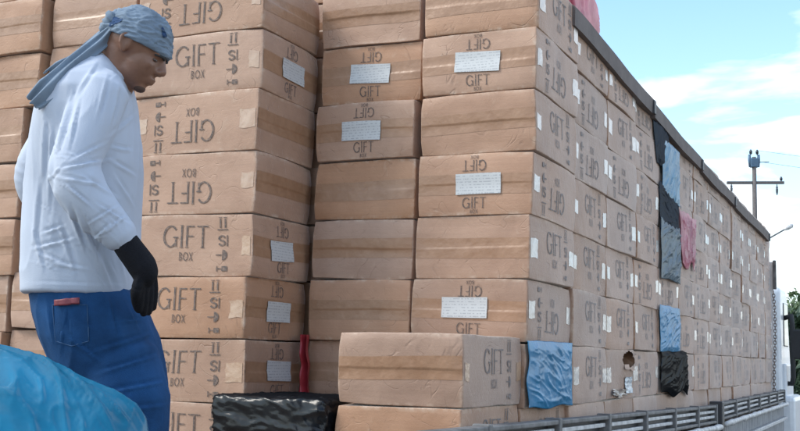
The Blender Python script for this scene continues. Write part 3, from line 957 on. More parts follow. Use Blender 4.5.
cab = tpart('cab', me); cab.location = -TO
link('side_window', box_mesh('side_window', (0.012, 1.9 * H, 2.0 * H), M_GLASSD, 0.01), cab, Vector((0.27 * H, 38.6 * H, Z0 + 2.6 * H)))
link('door_panel', box_mesh('door_panel', (0.04, 3.4 * H, 2.6 * H), M_WHITE, 0.018), cab, Vector((0.32 * H, 38.8 * H, Z0 - 0.5 * H)))
link('fender', box_mesh('fender', (0.16, 4.4 * H, 2.2 * H), M_WHITE, 0.05), cab, Vector((0.42 * H, 38.9 * H, Z0 - 1.75 * H)))
link('mirror_bracket', tube_mesh('mirror_bracket', [Vector((0.25 * H, 37.9 * H, Z0 + 2.9 * H)), Vector((0.62 * H, 37.6 * H, Z0 + 3.0 * H)), Vector((0.66 * H, 37.5 * H, Z0 + 2.6 * H)),
     Vector((0.66 * H, 37.5 * H, Z0 + 0.2 * H)), Vector((0.6 * H, 37.6 * H, Z0 - 0.1 * H)), Vector((0.25 * H, 37.9 * H, Z0 - 0.1 * H))], 0.026, M_RUBBER, 8), cab)
link('mirror', box_mesh('mirror', (0.12, 0.05, 0.30), M_RUBBER, 0.02), cab, Vector((0.86 * H, 37.5 * H, Z0 + 1.7 * H)))
for wy in (1.0, 7.2, 40.0):
    for sx in (-10.9, -0.75):
        w0 = tpart('wheel', tube_mesh('tyre', [(-0.14, 0, 0), (-0.12, 0, 0), (0.12, 0, 0), (0.14, 0, 0)], [0.40, 0.46, 0.46, 0.40], M_RUBBER, 28), (sx * H, wy * H, 0.46))
        link('rim', tube_mesh('rim', [(-0.145, 0, 0), (0.145, 0, 0)], 0.26, M_RAIL, 20), w0)
# chain hanging at the front end of the load
vs, fs = [], []
for i in range(34):
    t = i / 33
    c = on_side(34.9 + 0.15 * math.sin(t * 4), 3.9 - 4.25 * t, 0.12 + 0.03 * math.sin(t * 5))
    tv = [(math.cos(a) * (0.013 if i % 2 else 0), math.cos(a) * (0 if i % 2 else 0.013), math.sin(a) * 0.022) for a in [2 * math.pi * q / 8 for q in range(8)]]
    loop = [c + Vector(q) for q in tv]
    g, f = tube_geo(loop + [loop[0]], 0.0036, 5, cap=False)
    fs += [tuple(x + len(vs) for x in q) for q in f]; vs += g
o = link('chain', mesh_from('chain', vs, fs, simple('rusty_chain', (0.17, 0.12, 0.095), rough=0.8), True))
tag(o, 'dark chain hanging down the cartons next to the white cab', 'chain')

# ------------------------------------------------------------------ utility pole, street lamp
pole = empty('utility_pole', (0, 0, 0))
top = at(754, 157, 55.0); base = Vector((top.x, top.y, 0)); pole.location = base
hp = top.z
def ppart(name, me, loc=(0, 0, 0), rot=None): return link(name, me, pole, loc, rot)
ppart('shaft', tube_mesh('shaft', [(0, 0, 0), (0, 0, hp * 0.5), (0, 0, hp)], [0.17, 0.135, 0.10], M_CONC, 14))
hd = Vector((RT.x, RT.y, 0)).normalized()
ra = math.atan2(hd.y, hd.x)
zc_ = hp - 26 / FPX * 55
ppart('cross_arm', box_mesh('cross_arm', (2.85, 0.13, 0.14), M_CONC, 0.01), (hd.x * 0.05, hd.y * 0.05, zc_), (0, R(-1.5), ra))
ins = lambda: tube_mesh('insulator', [(0, 0, 0), (0, 0, 0.05), (0, 0, 0.06), (0, 0, 0.12), (0, 0, 0.13), (0, 0, 0.2), (0, 0, 0.28)], [0.03, 0.03, 0.075, 0.06, 0.085, 0.07, 0.03], M_CERAM, 10)
M_CERAM = simple('dark_ceramic', (0.05, 0.055, 0.065), rough=0.3)
M_TRAFO = simple('blue_grey_switchgear', (0.07, 0.13, 0.20), rough=0.5)
im = ins()
for dx, dz, s in ((-0.16, 0.10, 1.0), (0.16, 0.10, 1.0), (1.34, zc_ - hp + 0.09, 0.9)):
    q = ppart('insulator', im, (hd.x * dx, hd.y * dx, hp + dz)); q.scale = (s, s, s)
for dx in (-1.15, 1.12):
    q = ppart('hanging_insulator', im, (hd.x * dx, hd.y * dx, zc_ - 0.06), (math.pi, 0, 0)); q.scale = (0.8, 0.8, 1.9)
ppart('switch_box', box_mesh('switch_box', (0.40, 0.26, 0.46), M_TRAFO, 0.03), (0, 0, hp - 0.30), (0, 0, ra))
for s in (-1, 1):
    ppart('bushing', tube_mesh('bushing', [(0, 0, 0), (0.05 * s, 0, 0.35), (0.06 * s, 0, 0.62)], [0.10, 0.085, 0.06], M_TRAFO, 10), (hd.x * 0.17 * s, hd.y * 0.17 * s, hp - 0.5), (0, 0, ra))
ppart('stub_arm', tube_mesh('stub_arm', [(0, 0, 0), (hd.x * 0.75, hd.y * 0.75, 0.05)], 0.02, M_CERAM, 6), (0, 0, hp - 0.28))
tag(pole, 'concrete utility pole with cross-arm and blue switchgear against the sky', 'utility pole')
for dz, z1, lb in ((hp + 0.34, 11.8, 'thin overhead wire running from the top of the utility pole'), (hp - 0.22, 11.0, 'lower thin wire running from the side arm of the pole')):
    a = base + Vector((hd.x * 0.16, hd.y * 0.16, dz)); b = a + hd * 38 + Vector((0, 0, z1 - dz))
    pts = [a.lerp(b, t / 16) - Vector((0, 0, 1.1 * 4 * (t / 16) * (1 - t / 16))) for t in range(17)]
    tag(link('overhead_wire', tube_mesh('overhead_wire', pts, 0.008, M_CERAM, 5)), lb, 'wire', 'overhead wires')

lamp = empty('street_lamp', (0, 0, 0))
lt = at(790, 226.5, 38.0); la = at(757, 246, 38.0)
lamp.location = (la.x, la.y, 0)
o0 = Vector((la.x, la.y, 0))
link('lamp_post', tube_mesh('lamp_post', [(0, 0, 0), (0, 0, la.z * 0.6), (0, 0, la.z)], [0.08, 0.06, 0.045], M_STEEL, 10), lamp)
link('lamp_arm', tube_mesh('lamp_arm', [la - o0 - Vector((0, 0, 0.1)), la.lerp(lt, 0.35) - o0 + Vector((0, 0, 0.02)), lt - o0], [0.035, 0.03, 0.025], M_STEEL, 8), lamp)
dl = (lt - la).normalized()
link('lamp_head', tube_mesh('lamp_head', [lt - o0 - dl * 0.22, lt - o0 - dl * 0.1, lt - o0 + dl * 0.06, lt - o0 + dl * 0.12], [0.03, 0.075, 0.085, 0.03], M_RAIL, 10), lamp)
tag(lamp, 'street lamp arm reaching past the far end of the load', 'street lamp')

# ------------------------------------------------------------------ trees beyond the cab
M_LEAF = simple('foliage', (0.075, 0.12, 0.05), rough=0.55, var=0.45, scale=1.6, bump=0)
M_LEAF2 = simple('foliage_dark', (0.045, 0.08, 0.045), rough=0.5, var=0.4, scale=1.6, bump=0)
M_BARK = simple('bark', (0.10, 0.075, 0.055), rough=0.9, var=0.3)
def tree(px, depth, height, spread, seed, mat, label, leaf=0.13):
    rr = random.Random(seed)
    b = at(px, 360, depth); b.z = 0
    root = empty('leafy_tree', b)
    vs, fs = [], []
    def add(path, rad):
        g, f = tube_geo(path, rad, 7)
        fs.extend(tuple(x + len(vs) for x in q) for q in f); vs.extend(g)
    trunk = [Vector((0.12 * math.sin(i * 1.3 + seed), 0.1 * math.cos(i + seed), height * 0.62 * i / 5)) for i in range(6)]
    add(trunk, [0.13 * height / 4 * (1 - 0.12 * i) for i in range(6)])
    tips = []
    for i in range(16):
        s = trunk[rr.randrange(1, 6)]
        a = rr.uniform(0, 6.28)
        e = s + Vector((math.cos(a), math.sin(a), 0)) * spread * rr.uniform(0.45, 0.95) + Vector((0, 0, rr.uniform(0.05, 0.42) * height))
        e.z = min(e.z, height * 0.95)
        mdl = s.lerp(e, 0.5) + Vector((0, 0, 0.06 * height))
        add([s, mdl, e], [0.045, 0.03, 0.012]); tips += [e, mdl, s.lerp(e, 0.75)]
    tips += [Vector((0, 0, height * 0.9)), Vector((0.2, 0.1, height * 0.75))]
    link('trunk', mesh_from('trunk', vs, fs, M_BARK, True), root)
    lv, lf = [], []
    for t in tips:
        rs = spread * rr.uniform(0.22, 0.42)
        for _ in range(95):
            d = Vector((rr.gauss(0, 1), rr.gauss(0, 1), rr.gauss(0, 0.8))) * rs * 0.55
            c = t + d
            n = Vector((rr.gauss(0, 1), rr.gauss(0, 1), rr.gauss(0.6, 1))).normalized()
            a = n.orthogonal().normalized(); a.rotate(Matrix.Rotation(rr.uniform(0, 6.28), 3, n)); bb = n.cross(a)
            l = leaf * rr.uniform(0.6, 1.3)
            k = len(lv)
            lv += [c - a * l, c + bb * l * 0.42 + n * 0.02, c + a * l, c - bb * l * 0.42 + n * 0.02]
            lf += [(k, k + 1, k + 2), (k, k + 2, k + 3)]
    link('crown', mesh_from('crown', lv, lf, mat), root)
    tag(root, label, 'tree', 'trees beyond the cab')
tree(797, 24, 2.75, 0.6, 3, M_LEAF2, 'small dark tree just past the cab with its top against the sky', 0.12)
tree(806, 34, 3.1, 1.5, 5, M_LEAF, 'green bushy tree behind the small dark one past the cab', 0.15)
tree(838, 40, 4.4, 2.0, 8, M_LEAF, 'taller tree at the picture edge beyond the truck cab', 0.16)
tree(796, 46, 2.9, 1.7, 9, M_LEAF2, 'low spreading shrub-like tree far behind the cab', 0.16)

# ------------------------------------------------------------------ loading platform behind the truck
PZ = 0.665
plat = empty('loading_platform', (-0.7, -2.05, 0))
pk = box_mesh('plank', (2.6, 0.145, 0.04), M_WOOD, 0.004)
for i in range(8): link('plank', pk, plat, (random.uniform(-.01, .01), -0.54 + 0.152 * i, PZ - 0.02))
lgm = box_mesh('leg', (0.09, 0.09, PZ - 0.1), M_WOOD, 0.004)
for sx in (-1.2, 1.2):
    link('beam', box_mesh('beam', (0.09, 1.2, 0.06), M_WOOD, 0.004), plat, (sx, 0, PZ - 0.072))
    for sy in (-0.5, 0.5): link('leg', lgm, plat, (sx, sy, (PZ - 0.1) / 2 - 0.001))
tag(plat, 'wooden loading platform behind the truck under the person', 'platform')

# ------------------------------------------------------------------ blue sheet in the foreground
def crest(px):
    xs = [-90, -30, 0, 30, 60, 90, 118, 136, 146, 150]
    ys = [330, 334, 340, 348, 360, 377, 390, 401, 414, 440]
    return float(np.interp(px, xs, ys))
def sheet(u, v):
    px = -90 + 240 * u
    t = v * 2 - 1                                   # -1 far side, 0 crest, 1 near side
    d0 = 2.05
    p = at(px, crest(px), d0)
    fwd = Vector((FW.x, FW.y, 0)).normalized()
    w_ = Vector((u * 2.2 + t * 0.6, t * 3.2 - u * 2.2, 3))
    w_ += Vector((noise.noise(w_ * 0.7), noise.noise(w_ * 0.7 + Vector((3, 3, 0))), 0)) * 0.8
    cz = Vector((u * 3.0 + t * 0.8, t * 6.0 - u * 3.5, 7))
    cz += Vector((noise.noise(cz * 0.5), noise.noise(cz * 0.5 + Vector((3, 3, 0))), 0)) * 0.9
    wr = 0.0050 * ridged(cz * 0.7) ** 3 + 0.0022 * ridged(cz * 1.9) ** 3 + 0.006 * ridged(w_ * 0.8) + 0.003 * ridged(w_ * 2.1 + Vector((7, 0, 0))) ** 2 + 0.012 * noise.noise(w_ * 0.5) + 0.0030 * ridged(w_ * 4.0) * ridged(w_ * 0.9 + Vector((4, 4, 0)))
    drop = abs(t) ** 1.5
    side = max(0.0, (u - 0.82) / 0.18)
    p = p - fwd * t * (0.34 if t > 0 else 0.22) * (1 - 0.35 * side)
    base_z = PZ + 0.01
    z = p.z - drop * (0.42 if t > 0 else 0.55)
    p.z = max(base_z, z + (wr - 0.02) * (1 if abs(t) > 0.02 else 0.6))
    p += fwd * wr * -0.5 * min(1, abs(t) * 3)
    return p
o = link('plastic_sheet', crumple_grid(190, 150, sheet, M_SHEET, 'plastic_sheet'))
m = o.modifiers.new('thickness', 'SOLIDIFY'); m.thickness = 0.0015
tag(o, 'bright blue plastic sheet heaped in front of the person\'s legs', 'plastic sheet')

# ------------------------------------------------------------------ the person
DP = 2.64                                            # distance of the body axis from the lens
MPX = DP / FPX                                       # metres per photograph pixel there
def mp(px, py, dd=0.0): return at(px, py, DP + dd)
SR = Vector((RT.x, RT.y, 0)).normalized()            # across the view
SF = Vector((FW.x, FW.y, 0)).normalized()            # away from the lens
ZU = Vector((0, 0, 1))

def loft(rings, n=32, power=2.4):
    """rings: (centre, half axis vector a, half axis vector b)"""
    vs, fs = [], []
    for c, a, b in rings:
        for k in range(n):
            t = 2 * math.pi * k / n
            cx, sy = math.cos(t), math.sin(t)
            e = 2 / power
            vs.append(c + a * (math.copysign(abs(cx) ** e, cx)) + b * (math.copysign(abs(sy) ** e, sy)))
    for i in range(len(rings) - 1):
        for k in range(n):
            k2 = (k + 1) % n
            fs.append((i * n + k, i * n + k2, (i + 1) * n + k2, (i + 1) * n + k))
    fs.append(tuple(range(n - 1, -1, -1))); fs.append(tuple((len(rings) - 1) * n + k for k in range(n)))
    return vs, fs

def smooth_path(pts, rad, sub=6):
    """Catmull-Rom through points and radii"""
    P, Q = [], []
    pts = [Vector(p) for p in pts]
    m = len(pts)
    for i in range(m - 1):
        p0, p1, p2, p3 = pts[max(i - 1, 0)], pts[i], pts[i + 1], pts[min(i + 2, m - 1)]
        for j in range(sub):
            t = j / sub
            P.append(0.5 * ((2 * p1) + (p2 - p0) * t + (2 * p0 - 5 * p1 + 4 * p2 - p3) * t * t + (-p0 + 3 * p1 - 3 * p2 + p3) * t ** 3))
            Q.append(rad[i] * (1 - t) + rad[i + 1] * t)
    P.append(pts[-1]); Q.append(rad[-1])
    return P, Q

def limb(pts, rad, n=18, squash=None):
    p, q = smooth_path(pts, rad)
    # rounded ends
    d0 = (p[0] - p[1]).normalized(); d1 = (p[-1] - p[-2]).normalized()
    p = [p[0] + d0 * q[0] * 0.75] + p + [p[-1] + d1 * q[-1] * 0.75]
    q = [q[0] * 0.45] + q + [q[-1] * 0.45]
    return tube_geo(p, q, n, True, squash)

def ball(c, ax, n=20):
    """ellipsoid with half axis vectors"""
    bm = bmesh.new(); bmesh.ops.create_uvsphere(bm, u_segments=n, v_segments=n // 2 + 2, radius=1)
    vs = [c + ax[0] * v.co.x + ax[1] * v.co.y + ax[2] * v.co.z for v in bm.verts]
    bm.verts.index_update()
    fs = [tuple(v.index for v in f.verts) for f in bm.faces]
    bm.free()
    return vs, fs

def fuse(name, geos, voxel, mat, smooth_it=4, post=None, sfac=0.5):
    """join overlapping closed shapes into one continuous skin"""
    vs, fs = [], []
    for g, f in geos:
        k = len(vs); vs += [tuple(x) for x in g]; fs += [tuple(i + k for i in q) for q in f]
    me = mesh_from(name, vs, fs, None, recalc=True)
    o = bpy.data.objects.new(name, me); COL.objects.link(o)
    r = o.modifiers.new('r', 'REMESH'); r.mode = 'VOXEL'; r.voxel_size = voxel; r.use_smooth_shade = True
    if smooth_it:
        sm = o.modifiers.new('s', 'SMOOTH'); sm.iterations = smooth_it; sm.factor = sfac
    dg = bpy.context.evaluated_depsgraph_get()
    res = bpy.data.meshes.new_from_object(o.evaluated_get(dg))
    bpy.data.objects.remove(o)
    res.name = name
    if post:
        nv = len(res.vertices)
        co = np.empty(nv * 3); res.vertices.foreach_get('co', co); co = co.reshape(-1, 3)
        no = np.empty(nv * 3); res.vertices.foreach_get('normal', no); no = no.reshape(-1, 3)
        co = post(co, no)
        res.vertices.foreach_set('co', co.ravel()); res.update()
    res.materials.clear(); res.materials.append(mat)
    res.polygons.foreach_set('use_smooth', [True] * len(res.polygons))
    return res

CAMN, FWN, RTN, UPN = (np.array(v) for v in (CAM, FW, RT, UP))
def to_px(co):
    d = co - CAMN; z = d @ FWN
    return 400 + FPX * (d @ RTN) / z, 215.5 - FPX * (d @ UPN) / z, z

def creases(co, no, lines, noise_amp=0.0, nscale=14.0, seed=0, stretch=(1, 1, 0.35)):
    """fold cloth along short lines; each line (x0, y0, x1, y1, half width in px, height in mm) lies where the body faces the lens"""
    px, py, z = to_px(co)
    facing = np.clip(-(no @ FWN) * 1.6 + 0.25, 0, 1)
    d = np.zeros(len(co))
    for x0, y0, x1, y1, w_, h_ in lines:
        dx, dy = x1 - x0, y1 - y0; l2 = dx * dx + dy * dy
        t = np.clip(((px - x0) * dx + (py - y0) * dy) / l2, 0, 1)
        ex, ey = px - (x0 + t * dx), py - (y0 + t * dy)
        # signed distance: ridge on one side, valley on the other
        sgn = (ex * -dy + ey * dx) / math.sqrt(l2)
        dist = np.sqrt(ex * ex + ey * ey)
        env = np.sin(np.pi * np.clip(t, 0.04, 0.96)) ** 0.6
        d += env * h_ / 1000 * (np.exp(-((sgn - w_ * 0.7) / w_) ** 2) * np.exp(-(np.maximum(dist - np.abs(sgn), 0) / 3) ** 2)
                                - 0.9 * np.exp(-((sgn + w_ * 0.6) / w_) ** 2) * np.exp(-(np.maximum(dist - np.abs(sgn), 0) / 3) ** 2))
    d *= facing * 1.7
    if noise_amp:
        nn = np.array([ridged(Vector((c[0] * nscale * stretch[0] + seed, c[1] * nscale * stretch[1], c[2] * nscale * stretch[2]))) +
                       0.8 * noise.noise(Vector((c[0] * 9, c[1] * 9, c[2] * 7 + seed))) for c in co])
        d += noise_amp * (nn - 0.3)
    return co + no * d[:, None]

M_SKIN = simple('skin', (0.215, 0.105, 0.066), rough=0.42, var=0.15, scale=20, bump=0.08, bscale=220)
M_SHIRT = simple('pale_blue_shirt', (0.47, 0.51, 0.59), rough=0.85, var=0.05, scale=7, bump=0.12, bscale=420, spec=0.2)
M_JEANS = simple('blue_jeans', (0.014, 0.062, 0.165), rough=0.9, var=0.35, scale=9, bump=0.25, bscale=500, spec=0.2)
M_GLOVE = simple('black_glove_knit', (0.010, 0.010, 0.013), rough=0.9, var=0.3, bump=0.4, bscale=400, spec=0.2)
M_SCARF = simple('blue_grey_scarf', (0.185, 0.235, 0.295), rough=0.85, var=0.16, scale=16, bump=0.15, bscale=420, spec=0.2)
M_SCARFD = simple('navy_scarf_print', (0.035, 0.070, 0.15), rough=0.85, var=0.2, scale=20, spec=0.2)
M_SHOE = simple('dark_shoe', (0.03, 0.03, 0.03), rough=0.6)
M_EYE = simple('eye_white', (0.10, 0.07, 0.06), rough=0.2, bump=0)
M_WALLET = simple('red_wallet', (0.20, 0.035, 0.045), rough=0.5)

# head frame: F towards the face, U to the crown, S to the lens; the face looks down a little
TH = R(22)
HC = mp(138, 42)
HF = SR * math.cos(TH) - ZU * math.sin(TH)
HU = SR * math.sin(TH) + ZU * math.cos(TH)
HS = -SF
HSC = 0.965
def hp_(f, u, s_=0.0): return HC + (HF * f + HU * u + HS * s_) * HSC
def hball(f, u, s_, rf, ru, rs, n=20): return ball(hp_(f, u, s_), (HF * rf * HSC, HU * ru * HSC, HS * rs * HSC), n)
g = [hball(-0.004, 0.004, 0, 0.084, 0.078, 0.071, 28), hball(0.030, -0.045, 0, 0.048, 0.062, 0.056),           # skull, face
     hball(0.020, -0.075, 0, 0.052, 0.040, 0.048), hball(0.050, -0.102, 0, 0.017, 0.014, 0.022),                # jaw, chin
     hball(0.069, -0.014, 0, 0.013, 0.010, 0.044),                                                              # brow
     limb([hp_(0.076, -0.020), hp_(0.084, -0.036), hp_(0.090, -0.049)], [0.008, 0.009, 0.0105], 12),            # nose
     hball(0.082, -0.053, 0.010, 0.009, 0.007, 0.008), hball(0.082, -0.053, -0.010, 0.009, 0.007, 0.008),
     hball(0.0725, -0.0735, 0, 0.009, 0.006, 0.021), hball(0.0700, -0.0830, 0, 0.009, 0.0065, 0.018),            # lips
     hball(0.050, -0.046, 0.034, 0.020, 0.018, 0.015), hball(0.050, -0.046, -0.034, 0.020, 0.018, 0.015),        # cheeks
     limb([hp_(-0.020, -0.030), mp(118, 66, 0.0), mp(106, 88, 0.0)], [0.056, 0.055, 0.062], 24)]                 # neck
for s_ in (1, -1):                                                                                              # ears
    g += [limb([hp_(0.008, -0.030, 0.066 * s_), hp_(0.006, -0.010, 0.072 * s_), hp_(-0.006, -0.002, 0.076 * s_), hp_(-0.016, -0.012, 0.078 * s_), hp_(-0.013, -0.030, 0.075 * s_), hp_(-0.002, -0.045, 0.068 * s_)], [0.004, 0.0045, 0.005, 0.005, 0.005, 0.006], 10), hball(-0.004, -0.024, 0.066 * s_, 0.013, 0.022, 0.007, 14)]
# trunk and limbs under the clothes
g += [loft([(mp(100, 80, 0), SR * 0.06, SF * 0.10), (mp(92, 110, 0), SR * 0.085, SF * 0.15), (mp(86, 180, 0), SR * 0.10, SF * 0.14),
            (mp(84, 290, 0), SR * 0.10, SF * 0.14), (mp(92, 350, 0), SR * 0.10, SF * 0.13)], 20),
      limb([mp(104, 96, -0.12), mp(76, 172, -0.20), mp(118, 230, -0.19)], [0.045, 0.038, 0.020], 14),
      limb([mp(84, 96, 0.14), mp(40, 172, 0.19), mp(90, 255, 0.25)], [0.045, 0.036, 0.026], 14),
      limb([mp(104, 350, -0.06), mp(126, 490, -0.07), mp(112, 662, -0.02)], [0.075, 0.052, 0.040], 14),
      limb([mp(92, 350, 0.08), mp(108, 490, 0.10), mp(86, 652, 0.12)], [0.075, 0.052, 0.040], 14)]
person = link('person', fuse('person', g, 0.0040, M_SKIN, 3))
tag(person, 'person in pale blue shirt, jeans and grey headscarf standing before the printed stack', 'person')

for s_ in (1, -1):
    link('eye', mesh_from('eye', *hball(0.0665, -0.030, 0.027 * s_, 0.0075, 0.0045, 0.011, 12), M_EYE, True), person)
    link('eyebrow', mesh_from('eyebrow', *limb([hp_(0.083, -0.018, 0.010 * s_), hp_(0.080, -0.015, 0.026 * s_), hp_(0.066, -0.019, 0.042 * s_)], [0.003, 0.0035, 0.002], 8), M_RUBBER, True), person)
link('beard', mesh_from('beard', *hball(0.0515, -0.1045, 0, 0.0165, 0.0115, 0.021, 14), simple('short_beard', (0.09, 0.05, 0.037), rough=0.9), True), person)

# shirt
def trow(y, x0, x1, dep, off=0.0):
    c = mp((x0 + x1) / 2, y, off)
    return (c, SR * ((x1 - x0) / 2 * MPX), SF * dep)
torso = loft([trow(296, 27, 132, 0.160), trow(293, 27, 133, 0.165), trow(270, 27, 135, 0.165), trow(240, 27, 137, 0.160), trow(215, 28, 138, 0.155),
              trow(190, 30, 139, 0.155), trow(165, 33, 140, 0.160), trow(140, 37, 138, 0.165), trow(118, 42, 135, 0.170), trow(100, 50, 133, 0.165),
              trow(86, 62, 130, 0.145), trow(74, 76, 124, 0.115), trow(64, 88, 117, 0.080), trow(58, 95, 110, 0.055)], 44, 2.5)
arm_r = limb([mp(103, 92, -0.105), mp(90, 125, -0.15), mp(76, 160, -0.19), mp(79, 186, -0.205), mp(98, 212, -0.20), mp(123, 238, -0.19)],
             [0.062, 0.060, 0.055, 0.058, 0.050, 0.038], 26)
arm_l = limb([mp(78, 98, 0.12), mp(52, 140, 0.17), mp(33, 178, 0.19), mp(52, 212, 0.22), mp(92, 245, 0.24)], [0.062, 0.055, 0.048, 0.045, 0.036], 22)
LINES = [(60, 168, 112, 158, 2.2, 5.5), (60, 176, 100, 184, 2.0, 5), (66, 184, 92, 206, 2.0, 5), (84, 176, 116, 196, 2.4, 5), (74, 158, 106, 142, 2.2, 4),
         (98, 204, 128, 222, 2.0, 4.5), (90, 222, 116, 206, 1.8, 4), (104, 232, 126, 214, 1.8, 4), (94, 238, 112, 222, 1.6, 4),
         (112, 134, 137, 112, 2.4, 6), (110, 146, 134, 150, 2.2, 5), (112, 160, 138, 176, 2.6, 5), (116, 176, 136, 208, 2.6, 4.5),
         (36, 247, 72, 238, 2.2, 6), (42, 254, 66, 264, 2.2, 5), (44, 232, 62, 226, 2.0, 5), (52, 262, 86, 268, 2.4, 4), (34, 226, 44, 268, 2.6, 4),
         (70, 208, 84, 246, 2.4, 6), (80, 214, 104, 270, 3.0, 5), (60, 222, 76, 272, 3.2, 4), (98, 248, 112, 286, 2.8, 4), (120, 250, 128, 286, 2.6, 3.5),
         (74, 94, 58, 150, 2.8, 7), (80, 100, 70, 146, 2.2, 4), (96, 66, 76, 98, 2.6, 4), (108, 78, 98, 118, 2.4, 4), (120, 86, 112, 124, 2.4, 4.5),
         (46, 120, 44, 180, 3.2, 4), (52, 130, 50, 210, 3.0, 3.5), (40, 180, 36, 240, 3.0, 3.5), (28, 282, 130, 285, 1.4, 1.8)]
LINES = [(a, b, c, d, w_ * 0.72, h_ * 0.62) for a, b, c, d, w_, h_ in LINES]
rl = random.Random(5)
LINES2 = []
for _ in range(46):                                  # small stress folds near elbow, armpit and hem
    cx_, cy_, sx_, sy_, a_ = rl.choice(((78, 172, 16, 14, 0.2), (112, 130, 10, 22, -0.7), (104, 222, 12, 10, 0.7), (54, 246, 18, 16, 0.1), (100, 262, 22, 16, 1.2), (52, 150, 8, 34, 1.5)))
    x_, y_ = rl.gauss(cx_, sx_), rl.gauss(cy_, sy_); a_ += rl.gauss(0, 0.35); l_ = rl.uniform(5, 15)
    LINES2.append((x_ - l_ * math.cos(a_), y_ - l_ * math.sin(a_), x_ + l_ * math.cos(a_), y_ + l_ * math.sin(a_), rl.uniform(0.7, 1.3), rl.uniform(0.6, 1.5)))
shirt = link('shirt', fuse('shirt', [torso, arm_r, arm_l], 0.0042, M_SHIRT, 8, lambda c, n: creases(c, n, LINES + LINES2, 0.0016, 20.0, 3)), person)
# collar band and hem
def ellipse_band(c, a, b, ax, r, name, mat, parent, tilt=None, n=40):
    pts = [c + a * math.cos(2 * math.pi * k / n) + b * math.sin(2 * math.pi * k / n) for k in range(n + 1)]
    vs, fs = tube_geo(pts, r, 8, cap=False)
    return link(name, mesh_from(name, vs, fs, mat, True), parent)
cc = (mp(99, 57) + mp(131, 86)) / 2
ellipse_band(cc, (mp(131, 86) - mp(99, 57)) * 0.5, SF * 0.062, None, 0.0065, 'collar', M_SHIRT, shirt)

# jeans
hips = loft([trow(284, 36, 130, 0.145), trow(296, 35, 139, 0.155), trow(315, 38, 149, 0.165), trow(338, 44, 157, 0.168), trow(362, 54, 162, 0.160), trow(384, 66, 165, 0.145), trow(404, 84, 165, 0.12)], 40, 2.3)
leg_r = limb([mp(116, 360, -0.06), mp(128, 405, -0.075), mp(128, 470, -0.075), mp(120, 560, -0.05), mp(114, 668, -0.03)], [0.100, 0.098, 0.086, 0.074, 0.066], 26)
leg_l = limb([mp(98, 360, 0.08), mp(106, 405, 0.10), mp(110, 470, 0.11), mp(98, 560, 0.12), mp(88, 655, 0.13)], [0.098, 0.094, 0.084, 0.072, 0.064], 26)
JL = [(a, b, c, d, w_ * 0.6, h_ * 0.6) for a, b, c, d, w_, h_ in [(70, 296, 62, 350, 3.0, 4), (96, 350, 158, 330, 3, 6), (100, 372, 164, 352, 3, 6), (106, 392, 166, 380, 3, 6), (120, 410, 166, 404, 3, 5), (60, 330, 100, 360, 3, 5),
      (110, 300, 118, 340, 2.4, 4), (128, 304, 140, 330, 2.4, 4), (48, 300, 54, 340, 3, 4), (132, 345, 160, 336, 2, 4), (70, 312, 96, 330, 2, 4), (112, 322, 150, 318, 2, 4), (90, 400, 150, 420, 3, 4)]]
jeans = link('jeans', fuse('jeans', [hips, leg_r, leg_l], 0.0048, M_JEANS, 5, lambda c, n: creases(c, n, JL, 0.003, 12.0, 8)), person)
def on_body(px, py, off):
    """nearest point of the jeans under a pixel, lifted by off"""
    d = (FW + RT * ((px - 400) / FPX) + UP * ((215.5 - py) / FPX)).normalized()
    hit, loc_, nor, _ = jeans.ray_cast(CAM, d)
    return loc_ + nor * off if hit else at(px, py, DP - 0.16)
jeans.data.update()
bpy.context.view_layer.update()
pocket = crumple_grid(8, 8, lambda u, v: on_body(52 + 34 * u + 3 * v, 303 + 40 * v + 3 * math.sin(math.pi * u) * v, 0.0009), M_JEANS, 'back_pocket')
o = link('back_pocket', pocket, jeans)
M_STITCH = simple('pale_stitching', (0.03, 0.08, 0.17), rough=0.9)
def seam(name, pts, parent):
    vs_, fs_ = tube_geo([on_body(x, y, 0.0012) for x, y in pts], 0.0011, 5)
    link(name, mesh_from(name, vs_, fs_, M_STITCH, True), parent)
seam('pocket_seam', [(53 + 34 * i / 12, 305) for i in range(13)] + [(87 + 2 * i / 8, 305 + 36 * i / 8) for i in range(1, 9)] + [(89 - 17 * i / 6, 341 + 5 * i / 6) for i in range(1, 7)]
     + [(72 - 16 * i / 6, 346 - 5 * i / 6) for i in range(1, 7)] + [(56 - 3 * i / 8, 341 - 36 * i / 8) for i in range(1, 9)], jeans)
wal = crumple_grid(8, 5, lambda u, v: on_body(57 + 23 * u, 300.0 + 6.0 * v - 1.5 * u, 0.005), M_WALLET, 'wallet')
o = link('wallet', wal); m = o.modifiers.new('thickness', 'SOLIDIFY'); m.thickness = 0.007
tag(o, 'dark red wallet sticking out of the back pocket of the jeans', 'wallet')

